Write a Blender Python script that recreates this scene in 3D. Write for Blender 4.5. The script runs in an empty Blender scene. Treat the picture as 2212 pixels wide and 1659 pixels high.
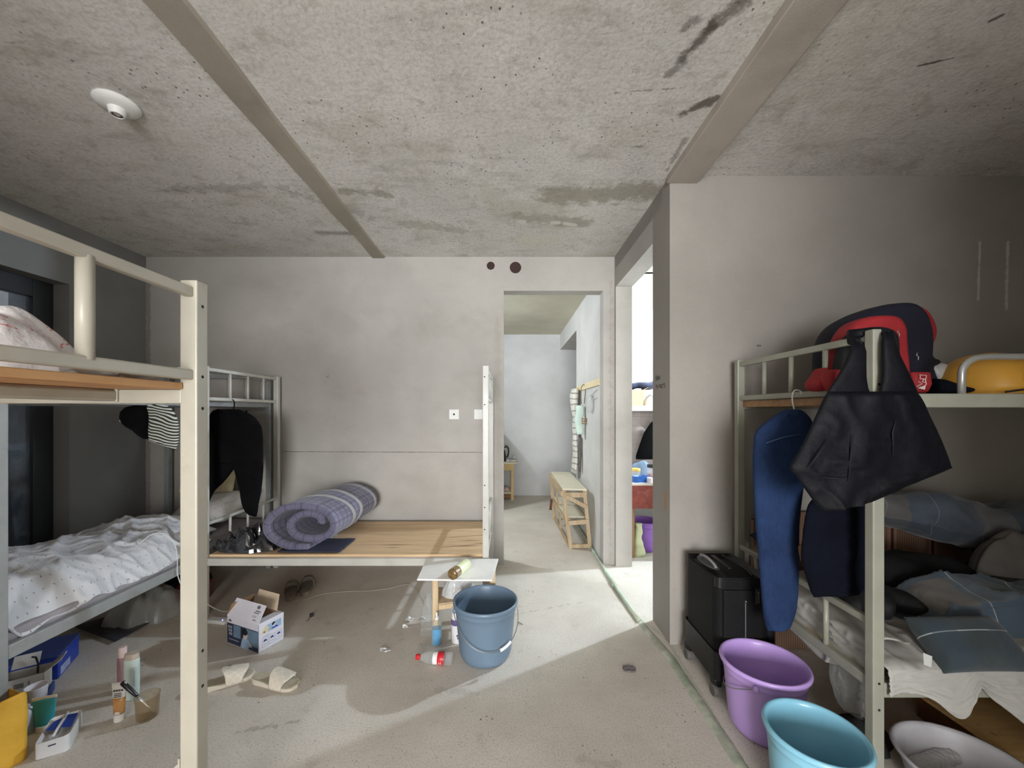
import bpy, bmesh, math, random
from mathutils import Vector, Matrix, noise

random.seed(7)
C = bpy.context.scene.collection
PI = math.pi
# ------------------------------------------------------------------ camera
H = 1.40                      # eye height
F = 850.0                     # focal length in pixels of the 2212 px frame
cam_d = bpy.data.cameras.new('camera')
cam = bpy.data.objects.new('camera', cam_d)
C.objects.link(cam)
cam.location = (0, 0, H)
cam.rotation_euler = (PI/2, 0, 0)
cam_d.sensor_width = 36
cam_d.lens = 36*F/2212
cam_d.shift_x = 8/2212
cam_d.shift_y = 60.5/2212
cam_d.clip_start = 0.02
bpy.context.scene.camera = cam
# ------------------------------------------------------------------ world, lights, exposure
vs = bpy.context.scene.view_settings
vs.view_transform = 'Standard'
vs.look = 'None'
vs.exposure = 0.46
vs.gamma = 1
vs.use_curve_mapping = False
w = bpy.data.worlds.new('world')
bpy.context.scene.world = w
w.use_nodes = True
w.node_tree.nodes['Background'].inputs[0].default_value = (0.86, 0.93, 1, 1)
w.node_tree.nodes['Background'].inputs[1].default_value = 1.5


def light(name, kind, loc, energy, col=(1, 1, 1), **kw):
    d = bpy.data.lights.new(name, kind)
    d.energy = energy
    d.color = col
    for k, v in kw.items():
        if k != 'rot':
            setattr(d, k, v)
    o = bpy.data.objects.new(name, d)
    o.location = loc
    if 'rot' in kw:
        o.rotation_euler = kw['rot']
    C.objects.link(o)
    return o


# soft fill added behind the viewer, set in a made-up rear opening
light('rear_fill', 'AREA', (-0.25, -4.56, 1.25), 345, (0.97, 0.98, 1.0), rot=(PI/2, 0, 0), shape='RECTANGLE', size=2.1, size_y=1.7)
# bare bulb in the room on the right, and one in the space behind the back wall
light('room_bulb', 'POINT', (3.0, 3.86, 2.45), 298, (0.71, 0.84, 1.0), shadow_soft_size=0.038)
light('hall_bulb', 'POINT', (-1.3, 4.52, 2.5), 92, (0.82, 0.90, 1.0), shadow_soft_size=0.07)

# ------------------------------------------------------------------ pixel helpers (frame 2212 x 1659)


def P(px, py, d):
    return Vector(((px-1098)*d/F, d, H-(py-890)*d/F))


def FL(px, py, z=0.0):
    d = (H-z)*F/(py-890)
    return Vector(((px-1098)*d/F, d, z))


# ------------------------------------------------------------------ materials
def lin(c):
    return tuple(((v/255)/12.92 if v <= 10 else ((v/255+0.055)/1.055)**2.4) for v in c)+(1,)


class NT:
    def __init__(s, name):
        s.m = bpy.data.materials.new(name)
        s.m.use_nodes = True
        s.t = s.m.node_tree
        s.b = s.t.nodes['Principled BSDF']
        s.out = s.t.nodes['Material Output']

    def n(s, typ, **kw):
        nd = s.t.nodes.new(typ)
        for k, v in kw.items():
            setattr(nd, k, v)
        return nd

    def l(s, a, b):
        s.t.links.new(a, b)

    def val(s, sock, v):
        if isinstance(v, bpy.types.NodeSocket):
            s.l(v, sock)
        else:
            sock.default_value = v

    def math(s, op, a, b=0.0, c=None, clamp=False):
        nd = s.n('ShaderNodeMath', operation=op, use_clamp=clamp)
        s.val(nd.inputs[0], a)
        s.val(nd.inputs[1], b)
        if c is not None:
            s.val(nd.inputs[2], c)
        return nd.outputs[0]

    def vmath(s, op, a, b=(0, 0, 0)):
        nd = s.n('ShaderNodeVectorMath', operation=op)
        s.val(nd.inputs[0], a)
        if op == 'SCALE':
            s.val(nd.inputs[3], b)
        else:
            s.val(nd.inputs[1], b)
        return nd.outputs['Value'] if op in ('DOT_PRODUCT', 'LENGTH', 'DISTANCE') else nd.outputs[0]

    def mix(s, fac, a, b):
        nd = s.n('ShaderNodeMix', data_type='RGBA')
        s.val(nd.inputs[0], fac)
        s.val(nd.inputs[6], a)
        s.val(nd.inputs[7], b)
        return nd.outputs[2]

    def noise(s, vec, scale, detail=3, rough=0.55, dist=0.0):
        nd = s.n('ShaderNodeTexNoise')
        s.l(vec, nd.inputs['Vector'])
        nd.inputs['Scale'].default_value = scale
        nd.inputs['Detail'].default_value = detail
        nd.inputs['Roughness'].default_value = rough
        nd.inputs['Distortion'].default_value = dist
        return nd.outputs['Fac']

    def ramp(s, v, lo, hi, a=0.0, b=1.0):
        nd = s.n('ShaderNodeMapRange', interpolation_type='SMOOTHSTEP')
        s.val(nd.inputs[0], v)
        for i, x in enumerate((lo, hi, a, b)):
            nd.inputs[i+1].default_value = x
        return nd.outputs[0]

    def voronoi(s, vec, scale):
        nd = s.n('ShaderNodeTexVoronoi')
        s.l(vec, nd.inputs['Vector'])
        nd.inputs['Scale'].default_value = scale
        return nd.outputs['Distance']

    def bump(s, h, strength=0.2, dist=0.01):
        nd = s.n('ShaderNodeBump')
        s.l(h, nd.inputs['Height'])
        nd.inputs['Strength'].default_value = strength
        nd.inputs['Distance'].default_value = dist
        s.l(nd.outputs[0], s.b.inputs['Normal'])

    def pos(s):
        return s.n('ShaderNodeNewGeometry').outputs['Position']

    def tc(s, which='Object'):
        return s.n('ShaderNodeTexCoord').outputs[which]

    def scale3(s, vec, sc):
        return s.vmath('MULTIPLY', vec, sc)

    def capsule(s, p, a, b, r, edge, nz, amp):
        """1 inside a ragged blot along the line a-b"""
        a = Vector(a)
        b = Vector(b)
        ba = b-a
        pa = s.vmath('SUBTRACT', p, tuple(a))
        h = s.math('DIVIDE', s.vmath('DOT_PRODUCT', pa, tuple(ba)), max(ba.dot(ba), 1e-6), clamp=True)
        sc = s.n('ShaderNodeVectorMath', operation='SCALE')
        sc.inputs[0].default_value = tuple(ba)
        s.l(h, sc.inputs[3])
        d = s.vmath('LENGTH', s.vmath('SUBTRACT', pa, sc.outputs[0]))
        d = s.math('ADD', d, s.math('MULTIPLY', s.math('SUBTRACT', nz, 0.5), amp))
        return s.ramp(d, r, r-edge, 0.0, 1.0)


MATS = {}


def mat(name, col, rough=0.6, metal=0.0, var=0.10, vscale=6.0, bump=0.0, bscale=40.0, spec=0.5, sheen=0.0, trans=0.0, alpha=1.0, coat=0.0, ior=1.45, dirt=None, dirt_amt=0.0, dirt_scale=3.0):
    if name in MATS:
        return MATS[name]
    t = NT(name)
    v = t.tc()
    base = lin(col)
    nz = t.noise(v, vscale, 4)
    c = t.mix(t.ramp(nz, 0.3, 0.7), tuple(x*(1-var) for x in base[:3])+(1,), tuple(min(1, x*(1+var)) for x in base[:3])+(1,))
    if dirt:
        dm = t.ramp(t.noise(v, dirt_scale, 6, 0.7), 0.62-0.25*dirt_amt, 0.80-0.2*dirt_amt)
        c = t.mix(t.math('MULTIPLY', dm, min(1, dirt_amt)), c, lin(dirt))
    t.l(c, t.b.inputs['Base Color'])
    t.b.inputs['Roughness'].default_value = rough
    t.b.inputs['Metallic'].default_value = metal
    t.b.inputs['Specular IOR Level'].default_value = spec
    t.b.inputs['Sheen Weight'].default_value = sheen
    t.b.inputs['Transmission Weight'].default_value = trans
    t.b.inputs['Alpha'].default_value = alpha
    t.b.inputs['Coat Weight'].default_value = coat
    t.b.inputs['IOR'].default_value = ior
    if bump:
        t.bump(t.noise(v, bscale, 4), bump, 0.01)
    MATS[name] = t.m
    return t.m


def m_ceiling():
    t = NT('raw_concrete_ceiling')
    p = t.pos()
    big = t.noise(p, 0.9, 5, 0.6)
    med = t.noise(t.scale3(p, (3.0, 7.0, 3.0)), 1.0, 6, 0.65)
    fine = t.noise(p, 55, 5, 0.7)
    mot = t.noise(p, 9, 7, 0.72, 0.5)
    c = t.mix(t.ramp(big, 0.3, 0.7), lin((198, 195, 190)), lin((218, 215, 211)))
    c = t.mix(t.math('MULTIPLY', t.ramp(med, 0.52, 0.72), 0.4), c, lin((138, 134, 122)))
    c = t.mix(t.math('MULTIPLY', t.ramp(fine, 0.40, 0.72), 0.40), c, lin((140, 135, 125)))
    c = t.mix(t.math('MULTIPLY', t.ramp(mot, 0.50, 0.68), 0.38), c, lin((142, 136, 122)))
    # olive damp tint
    c = t.mix(t.math('MULTIPLY', t.ramp(t.noise(p, 1.7, 4), 0.52, 0.7), 0.3), c, lin((158, 152, 128)))
    # dark streaks of mould, wiped along x
    st = t.noise(t.scale3(p, (5.0, 22.0, 5.0)), 1.0, 5, 0.7)
    area = t.ramp(t.noise(p, 1.1, 3), 0.45, 0.62)
    c = t.mix(t.math('MULTIPLY', t.math('MULTIPLY', t.ramp(st, 0.60, 0.72), area), 0.55), c, lin((92, 88, 78)))
    # air holes
    pv = t.vmath('ADD', p, t.vmath('SCALE', t.n('ShaderNodeTexNoise').outputs['Color'], 0.0))
    hole = t.ramp(t.voronoi(t.scale3(p, (1.0, 0.75, 1.0)), 30), 0.15, 0.09)
    harea = t.ramp(t.noise(p, 2.2, 2), 0.42, 0.58)
    c = t.mix(t.math('MULTIPLY', t.math('MULTIPLY', hole, harea), 0.85), c, lin((70, 66, 60)))
    hole2 = t.ramp(t.voronoi(p, 75), 0.16, 0.10)
    h2a = t.ramp(t.noise(p, 3.1, 2), 0.48, 0.60)
    c = t.mix(t.math('MULTIPLY', t.math('MULTIPLY', hole2, h2a), 0.6), c, lin((84, 80, 72)))
    rag = t.noise(p, 14, 5, 0.7)
    Zc = 2.821

    def cp(px, py):
        d = F*(Zc-H)/(890-py)
        return ((px-1098)*d/F, d, Zc)
    dark = lin((84, 77, 68))
    for a, b, r, amp, am in (((1470, 128), (1540, 60), 0.035, 0.10, 0.85), ((1540, 60), (1600, 5), 0.04, 0.12, 0.7),
                             ((1480, 60), (1500, 45), 0.028, 0.09, 0.6), ((1475, 245), (1548, 212), 0.03, 0.11, 0.85), ((1330, 200), (1470, 190), 0.004, 0.07, 0.5),
                             ((1450, 160), (1475, 135), 0.025, 0.09, 0.6), ((1440, 370), (1480, 300), 0.02, 0.09, 0.5),
                             ((690, 503), (765, 504), 0.055, 0.07, 0.5),
                             ((2140, 45), (2165, 33), 0.012, 0.02, 0.9), ((1985, 142), (2060, 125), 0.008, 0.03, 0.9), ((640, 420), (800, 470), 0.06, 0.35, 0.3), ((340, 410), (620, 405), 0.05, 0.4, 0.3)):
        c = t.mix(t.math('MULTIPLY', t.capsule(p, cp(*a), cp(*b), r, r*0.8, rag, amp), am), c, dark)
    for a, b, r, amp, am in (((1190, 425), (1400, 415), 0.14, 0.35, 0.62), ((1120, 470), (1260, 480), 0.10, 0.3, 0.5), ((740, 410), (830, 420), 0.05, 0.3, 0.5), ((860, 480), (1000, 500), 0.07, 0.4, 0.35)):
        c = t.mix(t.math('MULTIPLY', t.capsule(p, cp(*a), cp(*b), r, r*0.6, rag, amp), am), c, lin((128, 122, 104)))
    # filler dabs and patch
    for a, b, r in (((1125, 479), (1128, 479), 0.04), ((1196, 481), (1204, 481), 0.034), ((1222, 483), (1240, 486), 0.03)):
        c = t.mix(t.math('MULTIPLY', t.capsule(p, cp(*a), cp(*b), r, 0.015, rag, 0.02), 0.8), c, lin((205, 204, 198)))
    c = t.mix(t.math('MULTIPLY', t.capsule(p, cp(1135, 520), cp(1185, 520), 0.10, 0.02, rag, 0.10), 0.35), c, lin((196, 190, 168)))
    # board joint
    sx = t.n('ShaderNodeSeparateXYZ')
    t.l(p, sx.inputs[0])
    for yy in (2.42,):
        ln = t.ramp(t.math('ABSOLUTE', t.math('SUBTRACT', t.math('ADD', sx.outputs[1], t.math('MULTIPLY', rag, 0.02)), yy)), 0.010, 0.003)
        c = t.mix(t.math('MULTIPLY', ln, t.math('MULTIPLY', t.ramp(big, 0.45, 0.6), 0.12)), c, lin((104, 98, 86)))
    t.l(c, t.b.inputs['Base Color'])
    t.b.inputs['Roughness'].default_value = 0.9
    t.b.inputs['Specular IOR Level'].default_value = 0.2
    t.bump(t.math('ADD', t.noise(p, 45, 5), t.math('MULTIPLY', med, 1.5)), 0.18, 0.01)
    return t.m


def m_plaster(name='bare_plaster', tone=(181, 177, 171), extra=None, dark=(150, 143, 134), amount=0.55):
    t = NT(name)
    p = t.pos()
    big = t.noise(p, 1.3, 5, 0.6)
    med = t.noise(t.scale3(p, (2.2, 2.2, 3.4)), 1.0, 7, 0.62, 0.3)
    a = lin(tone)
    c = t.mix(t.ramp(big, 0.3, 0.7), tuple(x*0.90 for x in a[:3])+(1,), tuple(min(1, x*1.07) for x in a[:3])+(1,))
    c = t.mix(t.math('MULTIPLY', t.ramp(med, 0.45, 0.75), amount*0.55), c, lin(dark))
    sp = t.ramp(t.voronoi(p, 14), 0.05, 0.02)
    c = t.mix(t.math('MULTIPLY', sp, t.ramp(t.noise(p, 2.0), 0.55, 0.65)), c, lin((96, 90, 82)))
    fine = t.noise(p, 180, 3)
    c = t.mix(t.math('MULTIPLY', t.ramp(fine, 0.4, 0.7), 0.12), c, lin((120, 114, 106)))
    rag = t.noise(p, 18, 5, 0.7)
    for a_, b_, r, edge, amp, col, am in (extra or []):
        c = t.mix(t.math('MULTIPLY', t.capsule(p, a_, b_, r, edge, rag, amp), am), c, lin(col))
    t.l(c, t.b.inputs['Base Color'])
    t.b.inputs['Roughness'].default_value = 0.92
    t.b.inputs['Specular IOR Level'].default_value = 0.15
    t.bump(t.math('ADD', fine, t.math('MULTIPLY', med, 2.0)), 0.10, 0.006)
    return t.m


def m_floor():
    t = NT('dusty_screed')
    p = t.pos()
    big = t.noise(p, 1.2, 5, 0.6)
    c = t.mix(t.ramp(big, 0.3, 0.7), lin((196, 188, 176)), lin((216, 209, 198)))
    med = t.noise(p, 5.5, 6, 0.7)
    c = t.mix(t.math('MULTIPLY', t.ramp(med, 0.55, 0.75), 0.4), c, lin((156, 146, 132)))
    fine = t.noise(p, 120, 4, 0.7)
    c = t.mix(t.math('MULTIPLY', t.ramp(fine, 0.45, 0.70), 0.42), c, lin((134, 126, 114)))
    sp = t.ramp(t.voronoi(p, 24), 0.16, 0.05)
    c = t.mix(t.math('MULTIPLY', sp, t.ramp(t.noise(p, 2.6, 3), 0.50, 0.62)), c, lin((104, 96, 86)))
    sp2 = t.ramp(t.voronoi(t.vmath('ADD', p, (3.3, 1.7, 0)), 60), 0.2, 0.06)
    c = t.mix(t.math('MULTIPLY', sp2, t.math('MULTIPLY', t.ramp(t.noise(p, 4.0, 3), 0.5, 0.6), 0.8)), c, lin((110, 103, 92)))
    rag = t.noise(p, 22, 5, 0.7)
    for a, b, r, amp, am in (((520, 1580), (640, 1560), 0.012, 0.14, 0.4), ((1100, 1330), (1260, 1300), 0.006, 0.10, 0.3), ((660, 1330), (700, 1322), 0.02, 0.05, 0.0), ((940, 1490), (1030, 1500), 0.02, 0.2, 0.2), ((1250, 1640), (1330, 1655), 0.02, 0.2, 0.2)):
        if am:
            c = t.mix(t.math('MULTIPLY', t.capsule(p, FL(*a), FL(*b), r, r*0.7, rag, amp), am), c, lin((112, 106, 96)))
    for a, b, r, amp, am in (((1440, 1380), (1610, 1659), 0.018, 0.04, 0.8), ((1395, 1345), (1440, 1380), 0.02, 0.05, 0.6)):
        c = t.mix(t.math('MULTIPLY', t.capsule(p, FL(*a), FL(*b), r, 0.014, rag, amp), am*0.4), c, lin((120, 134, 112)))
    t.l(c, t.b.inputs['Base Color'])
    t.b.inputs['Roughness'].default_value = 0.85
    t.b.inputs['Specular IOR Level'].default_value = 0.25
    t.bump(t.math('ADD', fine, t.math('MULTIPLY', med, 1.2)), 0.16, 0.008)
    return t.m


def uvlines(t, u, n, wdt, off=0.0):
    """thin stripes, n per unit of u"""
    f = t.math('FRACT', t.math('ADD', t.math('MULTIPLY', u, n), off))
    return t.math('LESS_THAN', t.math('ABSOLUTE', t.math('SUBTRACT', f, 0.5)), wdt)


def uvsep(t):
    s = t.n('ShaderNodeSeparateXYZ')
    t.l(t.tc('UV'), s.inputs[0])
    return s.outputs[0], s.outputs[1]


def m_plaid(name, base, lines, rough=0.9, var=0.15, sheen=0.2, dirt=None):
    """lines: (axis, n, width, offset, colour, strength)"""
    t = NT(name)
    u, v = uvsep(t)
    o = t.tc()
    b = lin(base)
    c = t.mix(t.ramp(t.noise(o, 5, 4), 0.3, 0.7), tuple(x*(1-var) for x in b[:3])+(1,), tuple(min(1, x*(1+var)) for x in b[:3])+(1,))
    for ax, n, wd, off, col, st in lines:
        c = t.mix(t.math('MULTIPLY', uvlines(t, u if ax == 'u' else v, n, wd, off), st), c, lin(col))
    t.l(c, t.b.inputs['Base Color'])
    t.b.inputs['Roughness'].default_value = rough
    t.b.inputs['Specular IOR Level'].default_value = 0.2
    t.b.inputs['Sheen Weight'].default_value = sheen
    t.bump(t.noise(o, 22, 4), 0.25, 0.01)
    return t.m


def m_dots(name, base, dot, scale, rad=0.12, rough=0.9):
    t = NT(name)
    o = t.tc()
    b = lin(base)
    c = t.mix(t.ramp(t.noise(o, 4, 4), 0.3, 0.7), tuple(x*0.93 for x in b[:3])+(1,), b)
    u, v = uvsep(t)
    fu = t.math('SUBTRACT', t.math('FRACT', t.math('MULTIPLY', u, scale)), 0.5)
    row = t.math('MULTIPLY', t.math('MODULO', t.math('FLOOR', t.math('MULTIPLY', u, scale)), 2.0), 0.5)
    fv = t.math('SUBTRACT', t.math('FRACT', t.math('ADD', t.math('MULTIPLY', v, scale), row)), 0.5)
    d = t.math('SQRT', t.math('ADD', t.math('MULTIPLY', fu, fu), t.math('MULTIPLY', fv, fv)))
    c = t.mix(t.math('MULTIPLY', t.math('LESS_THAN', d, rad), 0.75), c, lin(dot))
    t.l(c, t.b.inputs['Base Color'])
    t.b.inputs['Roughness'].default_value = rough
    t.b.inputs['Specular IOR Level'].default_value = 0.2
    t.bump(t.noise(o, 14, 5), 0.35, 0.02)
    return t.m


def m_wood(name, a, b, axis=0, scale=1.0, rough=0.6, knots=True):
    t = NT(name)
    o = t.tc()
    sc = [14*scale, 14*scale, 14*scale]
    sc[axis] = 1.2*scale
    g = t.noise(t.scale3(o, tuple(sc)), 1.5, 5, 0.6, 0.6)
    c = t.mix(t.ramp(g, 0.3, 0.72), lin(a), lin(b))
    sc2 = [60*scale]*3
    sc2[axis] = 3*scale
    c = t.mix(t.math('MULTIPLY', t.ramp(t.noise(t.scale3(o, tuple(sc2)), 1.0, 3), 0.5, 0.7), 0.25), c, tuple(x*0.6 for x in lin(a)[:3])+(1,))
    if knots:
        c = t.mix(t.math('MULTIPLY', t.ramp(t.noise(o, 5, 5, 0.7), 0.66, 0.74), 0.6), c, lin((92, 62, 36)))
    t.l(c, t.b.inputs['Base Color'])
    t.b.inputs['Roughness'].default_value = rough
    t.b.inputs['Specular IOR Level'].default_value = 0.3
    t.bump(g, 0.08, 0.004)
    return t.m


def m_clear(name, col=(235, 240, 240), alpha=0.25, rough=0.12, bumpy=0.4, bscale=25):
    """thin clear film or thin-walled plastic: part see-through, part glossy"""
    t = NT(name)
    tr = t.n('ShaderNodeBsdfTransparent')
    tr.inputs[0].default_value = (0.96, 0.97, 0.97, 1)
    t.b.inputs['Base Color'].default_value = lin(col)
    t.b.inputs['Roughness'].default_value = rough
    t.b.inputs['Specular IOR Level'].default_value = 0.8
    if bumpy:
        t.bump(t.noise(t.tc(), bscale, 4), bumpy, 0.02)
    fr = t.n('ShaderNodeLayerWeight')
    fr.inputs[0].default_value = 0.5
    fac = t.math('ADD', t.math('MULTIPLY', t.math('POWER', fr.outputs['Facing'], 3.0), 0.55), alpha, clamp=True)
    mx = t.n('ShaderNodeMixShader')
    t.l(fac, mx.inputs[0])
    t.l(tr.outputs[0], mx.inputs[1])
    t.l(t.b.outputs[0], mx.inputs[2])
    t.l(mx.outputs[0], t.out.inputs[0])
    return t.m


# ------------------------------------------------------------------ mesh builder
class MB:
    def __init__(s):
        s.bm = bmesh.new()
        s.uv = s.bm.loops.layers.uv.new('UVMap')

    def v(s, p):
        return s.bm.verts.new(p)

    def f(s, vs, uvs=None):
        try:
            fc = s.bm.faces.new(vs)
        except ValueError:
            return None
        if uvs:
            for lp, q in zip(fc.loops, uvs):
                lp[s.uv].uv = q
        return fc

    def box(s, x0, x1, y0, y1, z0, z1):
        return s.obox(((x0+x1)/2, (y0+y1)/2, (z0+z1)/2), (abs(x1-x0), abs(y1-y0), abs(z1-z0)))

    def obox(s, c, size, R=None, taper=(1, 1)):
        c = Vector(c)
        hx, hy, hz = (q/2 for q in size)
        vs_ = []
        for sz in (-1, 1):
            tx, ty = taper if sz > 0 else (1, 1)
            for sx, sy in ((-1, -1), (1, -1), (1, 1), (-1, 1)):
                p = Vector((sx*hx*tx, sy*hy*ty, sz*hz))
                if R is not None:
                    p = R @ p
                vs_.append(s.v(c+p))
        q = [(0, 0), (1, 0), (1, 1), (0, 1)]
        for idx in ((3, 2, 1, 0), (4, 5, 6, 7), (0, 1, 5, 4), (1, 2, 6, 5), (2, 3, 7, 6), (3, 0, 4, 7)):
            s.f([vs_[i] for i in idx], q)
        return s

    def bar(s, p0, p1, w, h=None, up=(0, 0, 1)):
        """square bar from p0 to p1; w across, h along up"""
        p0 = Vector(p0)
        p1 = Vector(p1)
        h = h or w
        d = (p1-p0)
        L = d.length
        d.normalize()
        up = Vector(up)
        if abs(d.dot(up)) > 0.95:
            up = Vector((0, 1, 0))
        sd = d.cross(up).normalized()
        u2 = sd.cross(d).normalized()
        R = Matrix((sd, d, u2)).transposed()
        return s.obox((p0+p1)/2, (w, L, h), R)

    def tube(s, pts, r, n=10, closed=False, cap=True):
        pts = [Vector(p) for p in pts]
        rr = r if isinstance(r, (list, tuple)) else [r]*len(pts)
        rings = []
        N = len(pts)
        prev = None
        for i, p in enumerate(pts):
            if closed:
                d = pts[(i+1) % N]-pts[i-1]
            else:
                d = pts[min(i+1, N-1)]-pts[max(i-1, 0)]
            if d.length < 1e-9:
                d = Vector((0, 0, 1))
            d.normalize()
            if prev is None:
                a = Vector((0, 0, 1)) if abs(d.z) < 0.9 else Vector((1, 0, 0))
                prev = d.cross(a).normalized()
            sd = (prev-d*prev.dot(d))
            if sd.length < 1e-6:
                sd = d.orthogonal()
            sd.normalize()
            prev = sd
            u = d.cross(sd)
            rings.append([s.v(p+(sd*math.cos(2*PI*k/n)+u*math.sin(2*PI*k/n))*rr[i]) for k in range(n)])
        M = N if closed else N-1
        for i in range(M):
            a = rings[i]
            b = rings[(i+1) % N]
            for k in range(n):
                s.f([a[k], a[(k+1) % n], b[(k+1) % n], b[k]], [(k/n, i/M), ((k+1)/n, i/M), ((k+1)/n, (i+1)/M), (k/n, (i+1)/M)])
        if cap and not closed:
            s.f(list(reversed(rings[0])))
            s.f(rings[-1])
        return s

    def lathe(s, prof, n=32, c=(0, 0, 0), M=None, a0=0.0, wob=0.0, ws=6.0):
        c = Vector(c)
        rings = []
        for r, z in prof:
            ring = []
            for k in range(n):
                a = a0+2*PI*k/n
                rr = r
                if wob:
                    rr = r*(1+wob*noise.noise(Vector((math.cos(a)*ws*0.5, math.sin(a)*ws*0.5, z*ws*4))))
                p = Vector((rr*math.cos(a), rr*math.sin(a), z))
                if M is not None:
                    p = M @ p
                ring.append(s.v(c+p))
            rings.append(ring)
        m = len(prof)-1
        for i in range(m):
            a, b = rings[i], rings[i+1]
            for k in range(n):
                k2 = (k+1) % n
                s.f([a[k], a[k2], b[k2], b[k]], [(k/n, i/m), ((k+1)/n, i/m), ((k+1)/n, (i+1)/m), (k/n, (i+1)/m)])
        if prof[0][0] > 1e-5:
            s.f(list(reversed(rings[0])))
        if prof[-1][0] > 1e-5:
            s.f(rings[-1])
        return s

    def loft(s, rings, n=28, e=2.2, wr=0.0, ws=8.0, seed=0.0, U=(1, 0, 0), V=(0, 1, 0), cap=True, stretch=(1, 1, 1)):
        """rings: (centre, half_u, half_v); superellipse sections"""
        U = Vector(U)
        V = Vector(V)
        out = []
        for c, hu, hv in rings:
            c = Vector(c)
            ring = []
            for k in range(n):
                a = 2*PI*k/n
                ca, sa = math.cos(a), math.sin(a)
                pu = math.copysign(abs(ca)**(2/e), ca)
                pv = math.copysign(abs(sa)**(2/e), sa)
                p = c+U*hu*pu+V*hv*pv
                if wr:
                    q = Vector((p.x*ws*stretch[0]+seed, p.y*ws*stretch[1], p.z*ws*stretch[2]))
                    d = (U*pu+V*pv)
                    if d.length > 0:
                        d.normalize()
                    p = p+d*wr*(noise.noise(q)+0.6*(0.5-abs(noise.noise(q*2.1)))*1.5)
                ring.append(s.v(p))
            out.append(ring)
        m = len(out)-1
        for i in range(m):
            a, b = out[i], out[i+1]
            for k in range(n):
                k2 = (k+1) % n
                s.f([a[k], a[k2], b[k2], b[k]], [(k/n, i/m), ((k+1)/n, i/m), ((k+1)/n, (i+1)/m), (k/n, (i+1)/m)])
        if cap:
            for ring, rev in ((out[0], True), (out[-1], False)):
                cc = sum((q.co for q in ring), Vector())/n
                cv = s.v(cc)
                for k in range(n):
                    k2 = (k+1) % n
                    s.f([cv, ring[k2], ring[k]] if rev else [cv, ring[k], ring[k2]])
        return s

    def sheet(s, fn, nu, nv, us=1.0, vs=1.0, closed_u=False):
        g = [[s.v(fn(i/nu, j/nv)) for j in range(nv+1)] for i in range(nu+(0 if closed_u else 1))]
        N = len(g)
        for i in range(nu):
            for j in range(nv):
                a, b = g[i], g[(i+1) % N]
                s.f([a[j], b[j], b[j+1], a[j+1]], [(i/nu*us, j/nv*vs), ((i+1)/nu*us, j/nv*vs), ((i+1)/nu*us, (j+1)/nv*vs), (i/nu*us, (j+1)/nv*vs)])
        return s

    def prism(s, poly, fn0, fn1):
        """poly: list of 2D pts; fn0/fn1 map to the two faces in 3D"""
        a = [s.v(fn0(*p)) for p in poly]
        b = [s.v(fn1(*p)) for p in poly]
        xs = [p[0] for p in poly]
        ys = [p[1] for p in poly]
        w_ = max(xs)-min(xs) or 1
        h_ = max(ys)-min(ys) or 1
        uv = [((p[0]-min(xs))/w_, (p[1]-min(ys))/h_) for p in poly]
        s.f(list(reversed(a)), list(reversed(uv)))
        s.f(b, uv)
        n = len(poly)
        for i in range(n):
            j = (i+1) % n
            s.f([a[i], a[j], b[j], b[i]], [uv[i], uv[j], uv[j], uv[i]])
        return s

    def ball(s, c, r, n=16, m=10, sc=(1, 1, 1), R=None):
        c = Vector(c)
        rings = []
        for j in range(m+1):
            th = PI*j/m
            ring = []
            for k in range(n):
                a = 2*PI*k/n
                p = Vector((math.sin(th)*math.cos(a)*r*sc[0], math.sin(th)*math.sin(a)*r*sc[1], -math.cos(th)*r*sc[2]))
                if R is not None:
                    p = R @ p
                ring.append(p)
            rings.append(ring)
        bot = s.v(c+rings[0][0])
        top = s.v(c+rings[m][0])
        vr = [[s.v(c+p) for p in ring] for ring in rings[1:m]]
        for k in range(n):
            k2 = (k+1) % n
            s.f([bot, vr[0][k2], vr[0][k]])
            s.f([top, vr[-1][k], vr[-1][k2]])
        for i in range(len(vr)-1):
            for k in range(n):
                k2 = (k+1) % n
                s.f([vr[i][k], vr[i][k2], vr[i+1][k2], vr[i+1][k]], [(k/n, i/m), ((k+1)/n, i/m), ((k+1)/n, (i+1)/m), (k/n, (i+1)/m)])
        return s


ROOT = {}       # object -> (root location, local?)


def finish(name, mb, m, smooth, bevel, sub, solid, auto):
    bm = mb.bm
    bmesh.ops.recalc_face_normals(bm, faces=bm.faces)
    me = bpy.data.meshes.new(name)
    bm.to_mesh(me)
    bm.free()
    for mm in (m if isinstance(m, (list, tuple)) else [m]):
        me.materials.append(mm)
    if smooth:
        for p in me.polygons:
            p.use_smooth = True
    o = bpy.data.objects.new(name, me)
    C.objects.link(o)
    if solid:
        md = o.modifiers.new('thickness', 'SOLIDIFY')
        md.thickness = solid
        md.offset = 0
    if bevel:
        md = o.modifiers.new('edge', 'BEVEL')
        md.width = bevel
        md.segments = 2
        md.limit_method = 'ANGLE'
        md.angle_limit = 0.7
    if sub:
        md = o.modifiers.new('soft', 'SUBSURF')
        md.levels = sub
        md.render_levels = sub
    if auto:
        for p in me.polygons:
            p.use_smooth = True
        try:
            me.set_sharp_from_angle(angle=auto)
        except Exception:
            pass
    return o


def thing(name, label, cat, loc, rz=0.0, group=None, local=False, rot=None):
    o = bpy.data.objects.new(name, None)
    C.objects.link(o)
    o.empty_display_size = 0.05
    o.location = loc
    o.rotation_euler = rot if rot else (0, 0, rz)
    o['label'] = label
    o['category'] = cat
    o['kind'] = 'thing'
    if group:
        o['group'] = group
    ROOT[o.name] = (Vector((0, 0, 0)) if local else Vector(loc))
    return o


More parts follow.
